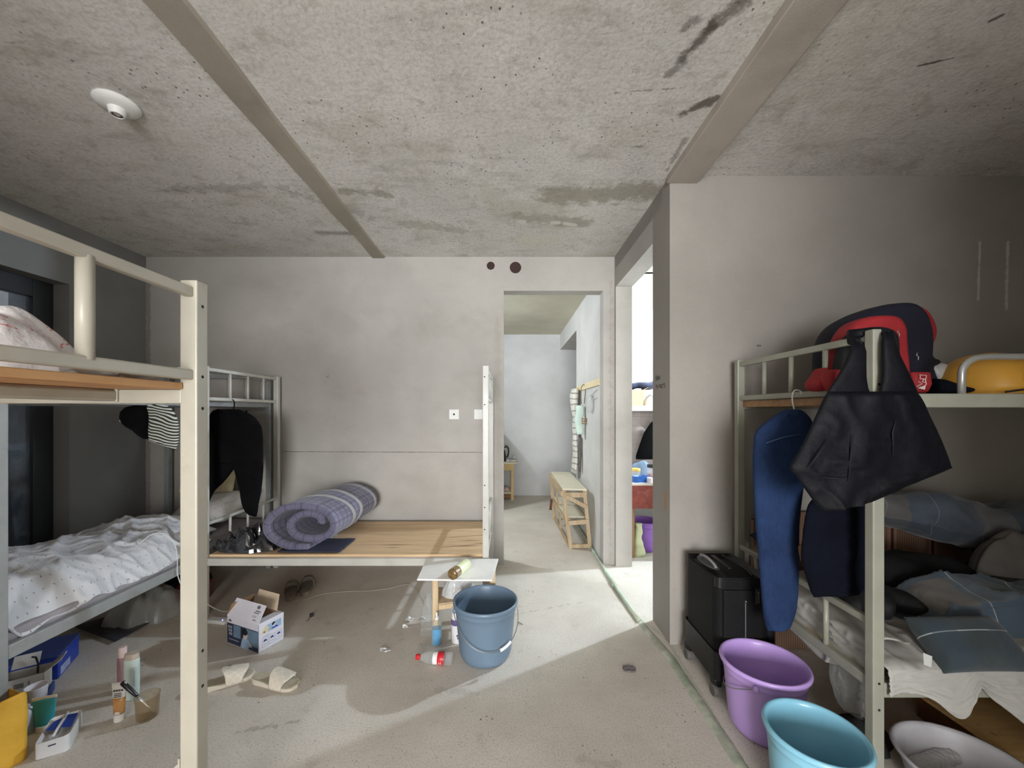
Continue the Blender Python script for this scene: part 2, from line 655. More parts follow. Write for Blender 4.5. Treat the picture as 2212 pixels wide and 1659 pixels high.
def part(name, mb, m, parent, smooth=False, bevel=0, sub=0, solid=0, auto=0, label=None):
    off = ROOT[parent.name]
    if off.length > 0:
        for v_ in mb.bm.verts:
            v_.co -= off
    o = finish(name, mb, m, smooth, bevel, sub, solid, auto)
    o.parent = parent
    ROOT[o.name] = off
    if label:
        o['label'] = label
    return o


def solo(name, mb, m, label, cat, loc=None, rz=0.0, group=None, kind='thing', rot=None, **kw):
    """a thing that is one mesh; without loc its vertices are in room coordinates"""
    if loc is None:
        co = [v_.co for v_ in mb.bm.verts]
        lo = Vector((min(c.x for c in co), min(c.y for c in co), min(c.z for c in co)))
        hi = Vector((max(c.x for c in co), max(c.y for c in co), max(c.z for c in co)))
        loc = Vector(((lo.x+hi.x)/2, (lo.y+hi.y)/2, lo.z))
        for v_ in mb.bm.verts:
            v_.co -= loc
        off = Vector(loc)
    else:
        off = Vector((0, 0, 0))
    o = finish(name, mb, m, kw.get('smooth', False), kw.get('bevel', 0), kw.get('sub', 0), kw.get('solid', 0), kw.get('auto', 0))
    o.location = loc
    o.rotation_euler = rot if rot else (0, 0, rz)
    o['label'] = label
    o['category'] = cat
    o['kind'] = kind
    if group:
        o['group'] = group
    ROOT[o.name] = off
    return o


def struct(name, mb, m, parent=None, **kw):
    o = finish(name, mb, m, kw.get('smooth', False), kw.get('bevel', 0), 0, 0, kw.get('auto', 0))
    ROOT[o.name] = Vector((0, 0, 0))
    if parent:
        o.parent = parent
    else:
        o['kind'] = 'structure'
    return o


def dup(root, loc, rz=None, label=None, group=None, rot=None):
    r = root.copy()
    C.objects.link(r)
    r.location = loc
    if rz is not None:
        r.rotation_euler = (0, 0, rz)
    if rot:
        r.rotation_euler = rot
    if label:
        r['label'] = label
    if group:
        r['group'] = group
    for ch in list(root.children):
        c = ch.copy()
        C.objects.link(c)
        c.parent = r
        for g in list(ch.children):
            d = g.copy()
            C.objects.link(d)
            d.parent = c
    return r


def rim_noise(p, sc, seed=0.0):
    return noise.noise(Vector((p[0]*sc+seed, p[1]*sc-seed, seed*0.7)))


def ridged(x, y, sc, seed=0.0, oct_=3):
    a = 0.0
    am = 1.0
    f = sc
    for i in range(oct_):
        a += am*(1-2*abs(noise.noise(Vector((x*f+seed, y*f, seed+i*3.1)))))
        am *= 0.5
        f *= 2.0
    return a*0.5


# ------------------------------------------------------------------ the room
ZC = 2.821
M_CEIL = m_ceiling()
M_WALL = m_plaster()
M_WALLR = m_plaster('bare_plaster_right', (155, 150, 143), [
    ((0.972, 2.44, 0.80), (0.972, 2.44, 0.90), 0.022, 0.014, 0.03, (176, 132, 88), 0.9),
    ((0.972, 2.42, 0.35), (0.972, 2.44, 0.82), 0.010, 0.009, 0.03, (140, 120, 104), 0.5),
    ((2.83, 2.37, 2.08), (2.84, 2.37, 2.42), 0.010, 0.008, 0.03, (205, 205, 200), 0.7),
    ((3.0, 2.37, 2.02), (3.01, 2.37, 2.42), 0.014, 0.012, 0.04, (205, 205, 200), 0.7),
    ((1.5, 2.37, 1.80), (1.52, 2.37, 1.80), 0.008, 0.006, 0.01, (90, 84, 78), 0.8)])
M_WALLB = m_plaster('bare_plaster_back', (181, 177, 171), [
    ((-2.05, 3.606, 1.037), (-0.15, 3.606, 1.030), 0.004, 0.003, 0.006, (98, 92, 84), 0.9),
    ((-0.10, 3.606, 2.25), (-0.08, 3.606, 0.6), 0.05, 0.05, 0.13, (156, 148, 134), 0.35),
    ((-1.66, 3.606, 1.72), (-1.65, 3.606, 1.73), 0.014, 0.01, 0.02, (150, 138, 104), 0.7),
    ((0.94, 3.606, 2.6), (0.93, 3.606, 0.0), 0.022, 0.03, 0.16, (146, 136, 124), 0.3),
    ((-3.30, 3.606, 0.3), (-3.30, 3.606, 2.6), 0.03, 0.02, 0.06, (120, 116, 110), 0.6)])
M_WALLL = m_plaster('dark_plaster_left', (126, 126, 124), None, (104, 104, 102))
M_WHITE = m_plaster('pale_plaster', (208, 207, 203), None, (188, 186, 182), 0.4)
M_FLOOR = m_floor()
M_BEAM = m_plaster('mortar_strip', (156, 149, 136), None, (118, 110, 98), 0.7)
M_BEAM2 = m_plaster('mortar_strip_right', (176, 167, 158), None, (122, 112, 102), 0.7)

b = MB()
b.box(-3.7, 4.4, -4.8, 6.8, -0.12, 0.0)
struct('floor', b, M_FLOOR)
b = MB()
b.box(-3.5, 3.55, -4.8, 3.66, ZC, ZC+0.15)
struct('ceiling', b, M_CEIL)
b = MB()
b.box(-3.2, 4.4, 3.66, 6.8, 2.70, 2.97)
b.box(0.973, 4.4, 2.5, 3.7, 2.70, 2.815)
struct('ceiling_hall', b, m_plaster('pale_concrete_soffit', (208, 203, 184), None, (180, 174, 148), 0.5))
# mortar joints along the ceiling
b = MB()


def ribbon(mb, xa, xb, y0, y1, z0, z1, seed, n=40, amp=0.012):
    g = []
    for i in range(n+1):
        y = y0+(y1-y0)*i/n
        e0 = amp*noise.noise(Vector((seed, y*2.3, 0)))
        e1 = amp*noise.noise(Vector((seed+9, y*2.3, 0)))
        g.append([mb.v((xa(y)+e0, y, z1)), mb.v((xa(y)+e0+0.012, y, z0)), mb.v((xb(y)+e1-0.012, y, z0)), mb.v((xb(y)+e1, y, z1))])
    for i in range(n):
        for k in range(3):
            mb.f([g[i][k], g[i][k+1], g[i+1][k+1], g[i+1][k]])
    return mb


ribbon(b, lambda y: -1.266+0.006*(y-1.36), lambda y: -1.106-0.010*(y-1.36), -2.2, 3.61, ZC-0.012, ZC+0.002, 1.0)
struct('trim_1', b, M_BEAM)
b = MB()
b.box(0.955, 1.137, -2.2, 2.372, ZC-0.045, ZC+0.01)
struct('trim_2', b, M_BEAM2, bevel=0.004)

# back wall with the hall doorway and two pipe holes
b = MB()
outline = [(-3.6, 0), (-0.042, 0), (-0.042, 2.511), (0.87, 2.511), (0.87, 0), (0.985, 0), (0.985, ZC+0.05), (-3.6, ZC+0.05)]
b.prism(outline, lambda x, z: (x, 3.606, z), lambda x, z: (x, 3.736, z))
wall_back = struct('wall_back', b, M_WALLB)
for px, py, r in ((1060, 574, 0.037), (1113.5, 578, 0.053)):
    c0 = P(px, py, 3.606)
    k = MB()
    k.lathe([(r, -0.10), (r, 0.05)], 28, (c0.x, 3.606, c0.z), Matrix.Rotation(PI/2, 3, 'X'))
    cutter = finish('cutter', k, M_WALL, False, 0, 0, 0, 0)
    md = wall_back.modifiers.new('hole', 'BOOLEAN')
    md.operation = 'DIFFERENCE'
    md.solver = 'EXACT'
    md.object = cutter
    bpy.context.view_layer.update()
    ev = wall_back.evaluated_get(bpy.context.evaluated_depsgraph_get())
    me = bpy.data.meshes.new_from_object(ev)
    wall_back.modifiers.clear()
    wall_back.data = me
    bpy.data.objects.remove(cutter)
    k = MB()
    prof = [(r*0.985, -0.001), (r*0.80, 0.0), (r*0.80, 0.095), (0.001, 0.096)]
    k.lathe(prof, 26, (c0.x, 3.606, c0.z), Matrix.Rotation(-PI/2, 3, 'X'))
    sl = struct('pipe_sleeve', k, mat('dark_pipe', (62, 44, 40), 0.8), wall_back, auto=0.6)
    sl['label'] = 'dark round pipe hole'

# left wall with the balcony door
dz = 2.365
b = MB()
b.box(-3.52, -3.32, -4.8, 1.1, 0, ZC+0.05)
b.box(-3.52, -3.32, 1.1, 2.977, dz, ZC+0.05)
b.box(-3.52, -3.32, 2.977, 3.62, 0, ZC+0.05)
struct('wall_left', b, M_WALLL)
t_ = mat('dark_door_frame', (46, 48, 50), 0.45, 0.3)
door = MB()
for y0, y1, z0, z1 in ((2.85, 2.977, 0.0, dz), (1.1, 1.22, 0.0, dz), (1.22, 2.85, dz-0.13, dz), (1.22, 2.85, 0, 0.10), (2.02, 2.10, 0.1, dz-0.13)):
    door.box(-3.50, -3.44, y0, y1, z0, z1)
d1 = struct('door_1', door, t_, bevel=0.004)
g_ = NT('dusty_door_glass')
g_.b.inputs['Base Color'].default_value = lin((78, 88, 98))
g_.l(g_.mix(g_.ramp(g_.noise(g_.scale3(g_.pos(), (1, 3, 2)), 2.0, 6, 0.7), 0.35, 0.7), lin((54, 60, 66)), lin((102, 112, 122))), g_.b.inputs['Base Color'])
g_.b.inputs['Roughness'].default_value = 0.12
g_.b.inputs['Specular IOR Level'].default_value = 0.6
gm_tr = g_.n('ShaderNodeBsdfTransparent')
gm_mx = g_.n('ShaderNodeMixShader')
gm_mx.inputs[0].default_value = 0.72
g_.l(gm_tr.outputs[0], gm_mx.inputs[1])
g_.l(g_.b.outputs[0], gm_mx.inputs[2])
g_.l(gm_mx.outputs[0], g_.out.inputs[0])
k = MB()
k.box(-3.475, -3.465, 1.215, 2.03, 0.09, dz-0.125)
k.box(-3.475, -3.465, 2.09, 2.855, 0.09, dz-0.125)
struct('glass_pane', k, g_.m, d1)
b = MB()
b.box(-4.6, -4.5, 0.2, 3.72, 0, 1.05)
b.box(-4.6, -3.5, 3.62, 3.72, 0, 2.95)
b.box(-4.6, -3.5, 0.2, 0.3, 0, 2.95)
b.box(-4.6, -3.5, 0.2, 3.72, 2.85, 2.95)
b.box(-4.6, -3.69, 0.2, 3.72, -0.12, 0)
struct('wall_balcony', b, m_plaster('balcony_plaster', (150, 154, 158)))

# right side: wall facing us, its return, lintel and nib of the side-room doorway
b = MB()
b.box(0.973, 3.6, 2.37, 2.65, 0, ZC+0.05)
wall_right = struct('wall_right', b, M_WALLR)
b = MB()
b.box(0.973, 1.12, 2.65, 3.56, 2.535, ZC+0.05)
b.box(0.973, 1.12, 3.56, 3.66, 0, ZC+0.05)
b.box(0.985, 1.12, 3.66, 3.75, 0, ZC+0.05)
struct('wall_side', b, m_plaster('bare_plaster_side', (182, 178, 172)))
b = MB()
b.box(0.87, 1.12, 3.736, 5.03, 0, 2.75)
b.box(0.87, 1.12, 5.03, 6.6, 2.445, 2.75)
struct('wall_hall_right', b, M_WHITE)
b = MB()
b.box(-3.2, 4.4, 6.6, 6.75, 0, 2.75)
struct('wall_hall_far', b, m_plaster('hall_far_plaster', (196, 196, 195), None, (178, 178, 178), 0.4))
b = MB()
b.box(-3.2, -3.1, 3.70, 6.65, 0, 2.75)
struct('wall_hall_left', b, M_WHITE)
b = MB()
b.box(-0.36, -0.25, 5.45, 6.62, 0, 1.25)  # unseen block added to cast the slanting shadow on the far wall
struct('hall_shadow_block', b, M_WHITE)
b = MB()
b.box(1.10, 4.4, 4.94, 5.06, 0, 2.75)
struct('wall_room_far', b, m_plaster('side_room_plaster', (226, 228, 228), None, (214, 214, 212), 0.3))
b = MB()
b.box(4.25, 4.4, 2.5, 6.65, 0, 2.75)
b.box(3.55, 4.4, 2.5, 2.65, 0, 2.75)
struct('wall_room_right', b, M_WHITE)
# unseen part of the room behind the viewer, with added light blockers
b = MB()
b.box(3.42, 3.6, -4.8, 2.40, 0, ZC+0.05)
struct('wall_east', b, M_WALL)
b = MB()
b.box(0.85, 1.0, -4.7, -1.0, 0, ZC+0.05)  # this pair is added out of view to narrow the rear fill
b.box(-1.40, -1.25, -4.7, -1.0, 0, ZC+0.05)
struct('fill_blocker', b, M_WALL)
b = MB()
b.box(-3.6, -1.3, -4.76, -4.60, 0, ZC+0.05)
b.box(0.8, 3.6, -4.76, -4.60, 0, ZC+0.05)
b.box(-1.3, 0.8, -4.76, -4.60, 0, 0.35)
b.box(-1.3, 0.8, -4.76, -4.60, 2.15, ZC+0.05)
struct('wall_rear', b, M_WALL)

# handwriting on the end of the right wall
k = MB()
S = [[(480, 580), (482, 680), (460, 760), (500, 830), (470, 910)], [(450, 770), (505, 800)], [(545, 620), (545, 720), (575, 800), (565, 870)], [(525, 705), (600, 690)], [(590, 800), (610, 850)],
     [(705, 590), (650, 690), (600, 725)], [(620, 670), (740, 770)], [(660, 760), (640, 860)],
     [(460, 1150), (520, 1220), (470, 1235)], [(545, 1170), (520, 1260), (590, 1320), (520, 1365)], [(575, 1240), (660, 1262)], [(640, 1125), (750, 1112), (690, 1200), (650, 1270)],
     [(755, 1180), (800, 1240), (725, 1260), (740, 1350)], [(815, 1110), (880, 1135), (820, 1150)], [(780, 1310), (870, 1312), (800, 1260)], [(895, 1035), (900, 1200)], [(985, 1020), (960, 1110), (1015, 1200), (950, 1330)]]
for st in S:
    pts = []
    for a_, b_ in st:
        px, py = 1400+a_/27.66, 790+b_/27.66
        y_ = 0.9715*F/(px-1098)
        pts.append((0.9722, y_, H-(py-890)*y_/F))
    k.tube(pts, 0.0016, 6)
hw = struct('handwriting', k, mat('marker_ink', (52, 46, 42), 0.8), wall_right)
hw['label'] = 'black handwritten scribble in two short lines'

# ------------------------------------------------------------------ water pipe on the floor
M_PIPE = mat('green_pipe', (168, 188, 168), 0.55, var=0.2, vscale=9, dirt=(176, 168, 152), dirt_amt=0.8)
k = MB()
k.tube([(0.845, 4.95, 0.016), (0.846, 4.0, 0.016), (0.846, 3.4, 0.016), (0.85, 3.0, 0.016), (0.87, 2.62, 0.013)], 0.0135, 14)
pp = solo('water_pipe', k, M_PIPE, 'pale green plastic water pipe along the floor from the hall doorway', 'pipe', smooth=True)
k = MB()
k.tube([(0.848, 3.23, 0.016), (0.849, 3.15, 0.016)], 0.019, 14)
part('pipe_coupling', k, M_PIPE, pp, auto=0.7)
k = MB()
g = []
for i in range(60):
    y = 2.70-1.5*i/59
    xc = 0.868+0.055*min(1, (2.70-y)/0.45)
    row = []
    for j in range(7):
        a = (j-3)/3
        w_ = 0.030+0.006*noise.noise(Vector((y*7, j, 0)))
        row.append(k.v((xc+a*w_+0.004*noise.noise(Vector((y*11, j*2, 5))), y, -0.002+0.013*max(0, 1-a*a)*(0.8+0.4*noise.noise(Vector((y*15, j, 2)))))))
    g.append(row)
for i in range(59):
    for j in range(6):
        k.f([g[i][j], g[i][j+1], g[i+1][j+1], g[i+1][j]])
struct('trim_3', k, mat('green_dusty_mortar', (176, 178, 160), 0.9, var=0.2, vscale=14, dirt=(136, 152, 130), dirt_amt=0.7, dirt_scale=8), smooth=True)

# ------------------------------------------------------------------ bunk beds
M_BEIGE = mat('beige_enamel', (172, 167, 153), 0.38, 0.0, var=0.05, vscale=9, dirt=(150, 138, 112), dirt_amt=0.35, dirt_scale=9)
M_GREY = mat('grey_enamel', (146, 148, 146), 0.38, 0.0, var=0.06, vscale=9, dirt=(112, 110, 104), dirt_amt=0.4, dirt_scale=8)
M_PALE = mat('pale_grey_enamel', (186, 184, 176), 0.35, 0.0, var=0.05, vscale=9, dirt=(140, 134, 122), dirt_amt=0.3, dirt_scale=8)
M_OLIVE = mat('grey_green_enamel', (150, 150, 137), 0.38, 0.0, var=0.06, vscale=9, dirt=(140, 144, 112), dirt_amt=0.45, dirt_scale=7)
M_PLY = m_wood('plywood_board', (220, 190, 152), (198, 166, 128), 0, 1.0)
M_PLYY = m_wood('plywood_board_orange', (206, 160, 112), (184, 134, 88), 1, 1.0)
M_DARKHOLE = mat('dark_slot', (30, 28, 26), 0.8)


def posts(root, m, xs, ys, ztop, sx, sy, holes=None):
    for x in xs:
        for y in ys:
            k = MB()
            k.box(x-sx/2, x+sx/2, y-sy/2, y+sy/2, 0, ztop)
            q = part('post', k, m, root, bevel=0.004)
            if holes and (x, y) in holes:
                for hx, hy, hz, ax in holes[(x, y)]:
                    k = MB()
                    R = Matrix.Rotation(PI/2, 3, 'Y' if ax == 'x' else 'X')
                    k.lathe([(0.0045, -0.001), (0.0045, 0.001)], 12, (hx, hy, hz), R)
                    part('bolt_hole', k, M_DARKHOLE, q)


# --- bed in the near left corner of the view: beige
bedA = thing('bunk_bed', 'beige metal bunk bed with bare plywood upper deck, close in front at the left', 'bunk bed', (-1.82, 0.67, 0), group=None)
ax, ay = -0.895, 1.121
hA = {(ax, ay): [(-0.8715, 1.121, 1.70, 'x'), (-0.8715, 1.121, 1.50, 'x'), (-0.8715, 1.121, 1.41, 'x'), (-0.8715, 1.121, 0.72, 'x'), (-0.8715, 1.121, 0.62, 'x')]}
posts(bedA, M_BEIGE, (ax, -2.75), (ay, 0.22), 1.77, 0.048, 0.042, hA)
k = MB()
k.box(-0.904, -0.880, 0.20, 1.104, 1.722, 1.750)
gt = part('guard_rail', k, M_BEIGE, bedA, bevel=0.004)
for y in (0.83, 0.5):
    k = MB()
    k.tube([(-0.893, y, 1.510), (-0.893, y, 1.73)], 0.0155, 16)
    part('guard_bar', k, M_BEIGE, gt, smooth=True)
k = MB()
k.box(-0.904, -0.880, 0.20, 1.104, 1.490, 1.518)
part('guard_rail', k, M_BEIGE, bedA, bevel=0.004)
k = MB()
k.box(-2.73, -0.915, 1.10, 1.138, 1.424, 1.463)
k.box(-1.098, -1.088, 1.094, 1.100, 1.428, 1.466)
part('side_rail', k, M_BEIGE, bedA, bevel=0.006)
k = MB()
k.box(-1.125, -1.09, 0.23, 1.10, 1.430, 1.460)
part('cross_bar', k, M_BEIGE, bedA, bevel=0.006)
for z in (1.424, 0.335):
    k = MB()
    k.box(-2.73, -0.915, 0.20, 0.238, z, z+0.04)
    part('side_rail', k, M_BEIGE, bedA, bevel=0.006)
k = MB()
k.box(-2.73, -0.915, 1.10, 1.138, 0.335, 0.372)
part('side_rail', k, M_BEIGE, bedA, bevel=0.006)
k = MB()
k.box(-2.74, -0.908, 0.21, 1.098, 1.4635, 1.482)
part('deck_board', k, M_PLYY, bedA, bevel=0.002)
k = MB()
k.box(-2.74, -0.925, 0.24, 1.094, 0.372, 0.388)
part('deck_board', k, M_PLYY, bedA)
k = MB()
k.prism([(0, 0), (0.05, 0), (0, 0.045)], lambda a, c: (-0.921-a, 1.112, 0.372+c), lambda a, c: (-0.921-a, 1.118, 0.372+c))
k.box(-0.924, -0.919, 1.10, 1.115, 0.36, 0.43)
part('bracket', k, M_BEIGE, bedA)

# --- bed along the left wall: grey
bedB = thing('bunk_bed', 'grey metal bunk bed along the dark left wall, made up with dotted white bedding', 'bunk bed', (-2.6, 2.58, 0))
posts(bedB, M_GREY, (-2.15, -3.06), (1.655, 3.54), 1.72, 0.042, 0.045)
for x in (-2.15, -3.06):
    for z0, z1 in ((0.342, 0.402), (1.440, 1.480)):
        k = MB()
        k.box(x-0.016, x+0.018, 1.675, 3.52, z0, z1)
        part('side_rail', k, M_GREY, bedB, bevel=0.005)
for y in (1.655, 3.54):
    for z in (0.36, 1.44, 1.70):
        k = MB()
        k.box(-3.04, -2.17, y-0.014, y+0.014, z, z+0.028)
        part('end_rail', k, M_GREY, bedB, bevel=0.004)
k = MB()
k.box(-3.04, -2.17, 1.68, 3.515, 0.372, 0.392)
part('deck_board', k, M_PLY, bedB)
k = MB()
k.box(-3.04, -2.168, 1.68, 3.515, 1.478, 1.492)
part('deck_board', k, M_PLY, bedB)
k = MB()
k.box(-2.16, -2.14, 2.55, 3.52, 1.672, 1.694)
gr = part('guard_rail', k, M_GREY, bedB, bevel=0.004)
for y in (2.62, 2.82, 3.02, 3.22, 3.42):
    k = MB()
    k.tube([(-2.15, y, 1.47), (-2.15, y, 1.68)], 0.008, 10)
    part('guard_bar', k, M_GREY, gr, smooth=True)

# --- bed along the back wall: pale grey, no upper deck
bedC = thing('bunk_bed', 'pale grey metal bed frame along the back wall with bare plywood deck', 'bunk bed', (-1.13, 3.15, 0))
hC = {(-0.155, 2.70): [(-0.161, 2.6795, z, 'y') for z in (1.64, 1.45, 0.9, 0.75, 0.6)]}
posts(bedC, M_PALE, (-0.155, -2.085), (2.70, 3.545), 1.718, 0.042, 0.040, hC)
for y, yy in ((2.692, 0), (3.545, 0)):
    k = MB()
    k.box(-2.065, -0.165, y-0.017, y+0.017, 0.352, 0.402)
    part('side_rail', k, M_PALE, bedC, bevel=0.005)
k = MB()
k.box(-2.06, -0.172, 2.712, 3.535, 0.400, 0.418)
part('deck_board', k, M_PLY, bedC, bevel=0.002)
for (x0, x1, y) in ((-0.95, -0.72, 2.90), (-0.90, -0.78, 2.845), (-0.42, -0.20, 2.88), (-0.40, -0.2, 3.0)):
    k = MB()
    k.tube([(x0, y, 0.4172), (x0*0.5+x1*0.5, y+0.004, 0.4172), (x1, y+0.01, 0.4172)], [0.001, 0.003, 0.001], 6)
    part('deck_crack', k, mat('splinter_dark', (60, 40, 24), 0.9), bedC)
for x in (-0.155, -2.085):
    for z in (1.685, 1.48, 0.36):
        k = MB()
        k.box(x-0.011, x+0.011, 2.72, 3.525, z, z+0.024)
        part('end_rail', k, M_PALE, bedC, bevel=0.004)
    k = MB()
    k.box(x-0.010, x+0.010, 2.72, 3.525, 0.615, 0.637)
    er = part('end_rail', k, M_PALE, bedC, bevel=0.004)
    for y in (2.95, 3.15, 3.35):
        k = MB()
        k.tube([(x, y, 0.37), (x, y, 0.62)], 0.009, 10)
        part('end_bar', k, M_PALE, er, smooth=True)
    for y in (2.95, 3.15, 3.35):
        k = MB()
        k.tube([(x, y, 1.50), (x, y, 1.69)], 0.009, 10)
        part('end_bar', k, M_PALE, bedC, smooth=True)

# --- bed on the right: grey-green
bedD = thing('bunk_bed', 'grey green metal bunk bed on the right, hung with jeans and a dark tote bag', 'bunk bed', (2.3, 1.85, 0))
posts(bedD, M_OLIVE, (1.337, 3.24), (1.437, 2.275), 1.70, 0.042, 0.036,
      {(1.337, 1.437): [(1.337, 1.4185, z, 'y') for z in (0.42, 0.325)]+[(1.337, 1.4185, 1.50, 'y')]})
for y in (1.437, 2.275):
    k = MB()
    k.box(1.358, 3.22, y-0.016, y+0.016, 1.416, 1.467)
    part('side_rail', k, M_OLIVE, bedD, bevel=0.005)
    k = MB()
    k.box(1.358, 3.22, y-0.016, y+0.016, 0.366, 0.420)
    part('side_rail', k, M_OLIVE, bedD, bevel=0.005)
for x in (1.337, 3.24):
    k = MB()
    k.box(x-0.012, x+0.012, 1.455, 2.257, 1.660, 1.688)
    gr = part('guard_rail', k, M_OLIVE, bedD, bevel=0.004)
    for y in (1.66, 1.86, 2.055):
        k = MB()
        k.tube([(x, y, 1.485), (x, y, 1.665)], 0.0105, 12)
        part('guard_bar', k, M_OLIVE, gr, smooth=True)
    k = MB()
    k.box(x-0.012, x+0.012, 1.455, 2.257, 1.466, 1.492)
    part('guard_rail', k, M_OLIVE, bedD, bevel=0.004)
    k = MB()
    k.box(x-0.012, x+0.012, 1.455, 2.257, 0.615, 0.642)
    gr = part('end_rail', k, M_OLIVE, bedD, bevel=0.004)
    for y in (1.657, 2.12):
        k = MB()
        k.tube([(x, y, 0.40), (x, y, 0.62)], 0.0105, 12)
        part('end_bar', k, M_OLIVE, gr, smooth=True)
    k = MB()
    k.box(x-0.014, x+0.014, 1.455, 2.257, 0.385, 0.425)
    part('end_rail', k, M_OLIVE, bedD, bevel=0.004)
k = MB()
k.box(1.345, 3.22, 1.456, 2.256, 1.428, 1.463)
part('deck_board', k, m_wood('bed_plank', (176, 140, 104), (150, 112, 76), 0), bedD, bevel=0.002)
k = MB()
k.box(1.352, 3.22, 1.456, 2.256, 0.404, 0.420)
part('deck_board', k, M_PLY, bedD)
k = MB()
pts = [(1.655, 1.437, 1.46), (1.655, 1.437, 1.535)]
for i in range(1, 8):
    a = i/8*PI/2
    pts.append((1.655+0.075*(1-math.cos(a)), 1.437, 1.535+0.065*math.sin(a)))
pts += [(1.75, 1.437, 1.602), (2.6, 1.437, 1.602)]
for i in range(1, 8):
    a = i/8*PI/2
    pts.append((2.6+0.075*math.sin(a), 1.437, 1.602-0.065*(1-math.cos(a))))
pts += [(2.675, 1.437, 1.50), (2.675, 1.437, 1.46)]
k.tube(pts, 0.0115, 14)
part('guard_rail', k, mat('bare_steel_tube', (176, 176, 172), 0.3, 0.5), bedD, smooth=True)

# ------------------------------------------------------------------ bedding on the beds
M_DOT = m_dots('dotted_white_cotton', (208, 208, 210), (132, 122, 112), 26, 0.075)
M_DOT2 = m_dots('dotted_cream_cotton', (198, 195, 190), (132, 122, 112), 22, 0.075)


def sheet_hf(xr, yr, fz, nx, ny, us=1.0, vs=1.0, hem=None):
    """height field with uv in metres"""
    mb = MB()
    x0, x1 = xr
    y0, y1 = yr

    def fn(u, v):
        x = x0+(x1-x0)*u
        y = y0+(y1-y0)*v
        r = fz(x, y, u, v)
        return Vector((x, y, r)) if not isinstance(r, Vector) else r
    mb.sheet(fn, nx, ny, us, vs)
    return mb


def sstep(a, b, x):
    t = max(0, min(1, (x-a)/(b-a)))
    return t*t*(3-2*t)


# thin mattress under the dotted quilt
k = MB()
rings = []
k.obox((-2.60, 2.59, 0.4235), (0.876, 1.82, 0.062))
mt = solo('mattress', k, mat('grey_ticking', (150, 144, 146), 0.95, var=0.15, bump=0.2), 'thin grey mattress under the dotted white quilt on the left wall bed', 'mattress', bevel=0.02)


def crease(x, y, sc, seed):
    """narrow sharp ridges"""
    n1 = noise.noise(Vector((x*sc+seed, y*sc, seed)))
    return max(0.0, 1-abs(n1)*5.0)**1.5


def quilt_z(x, y, u, v):
    edge = sstep(0.0, 0.20, 1-u)          # falls to the rail at the right
    hump = 0.055*math.exp(-((y-1.95)/0.35)**2)+0.06*math.exp(-((y-2.85)/0.28)**2-((x+2.45)/0.3)**2)
    z = 0.525+0.055*math.exp(-((x+2.62)/0.28)**2)+hump
    a, b_ = x*0.8+y*0.6, -x*0.6+y*0.8
    z += 0.030*ridged(a*1.5, b_*0.8, 2.2, 3.0)
    z += 0.020*crease(a*1.6, b_*0.7, 2.6, 4.0)+0.014*crease(b_*1.2, a*0.5, 4.5, 9.0)+0.010*crease(a, b_, 8.0, 1.0)
    z += 0.02*noise.noise(Vector((x*2.2, y*2.2, 4)))
    lo = 0.418+0.045*noise.noise(Vector((y*3.1, 2, 2)))+0.02*noise.noise(Vector((y*11, 5, 2)))+0.02*sstep(2.1, 2.7, y)
    z = lo+(z-lo)*edge**0.5
    ew = min(sstep(0, 0.05, v), sstep(0, 0.04, 1-v))
    z = 0.475+(z-0.475)*ew
    if u < 0.08:
        z = 0.475+(z-0.475)*sstep(0, 0.08, u)
    xx = x-0.030*(0.5+0.5*noise.noise(Vector((y*4.5, 8, 1))))*sstep(0.75, 1.0, u)
    xx += 0.012*crease(y, z, 6.0, 2.0)*sstep(0.6, 0.9, u)
    return Vector((min(xx, -2.14) if u > 0.9 else xx, y, z))


k = sheet_hf((-3.02, -2.145), (1.685, 2.86), quilt_z, 120, 170, 0.87, 1.2)
solo('quilt', k, M_DOT, 'rumpled white quilt with tiny dots spread over the left wall bed', 'quilt', smooth=True, solid=0.012)
# second cream cover bunched at the foot of the pillow
def fold_z(x, y, u, v):
    s_ = math.sin(PI*u)**0.5*math.sin(PI*v)**0.6
    return 0.475+s_*(0.13+0.03*ridged(x, y, 5, 2.0)+0.02*noise.noise(Vector((x*5, y*5, 1))))
k = sheet_hf((-2.99, -2.30), (2.80, 3.10), fold_z, 60, 40, 0.7, 0.4)
solo('quilt', k, M_DOT2, 'bunched cream blanket with tiny dots lying between dotted quilt and pillow', 'blanket', smooth=True, solid=0.012)


def pillow(mb, c, L, W, T, R, wr=0.01, seed=0.0, n=40):
    """soft rectangular pillow: L along local x, W along y, T thick"""
    c = Vector(c)

    def prof(a):
        a = abs(a)
        return max(0.0, 1-a**3.2)**0.55
    for sgn in (1, -1):
        def fn(u, v):
            a, b_ = 2*u-1, 2*v-1
            pin = 1-0.07*(1-abs(a))*abs(b_)**2
            x = a*L/2*(1-0.06*(1-b_*b_)*abs(a)**2)
            y = b_*W/2*(1-0.06*(1-a*a)*abs(b_)**2)
            h = T/2*prof(a)*prof(b_)
            h += wr*(ridged(x, y, 7, seed))*min(1, 6*prof(a)*prof(b_))*0.8
            return c+R @ Vector((x, y, sgn*max(h, 0)))
        mb.sheet(fn, n, n, L, W)
    bmesh.ops.remove_doubles(mb.bm, verts=mb.bm.verts, dist=0.0006)
    return mb


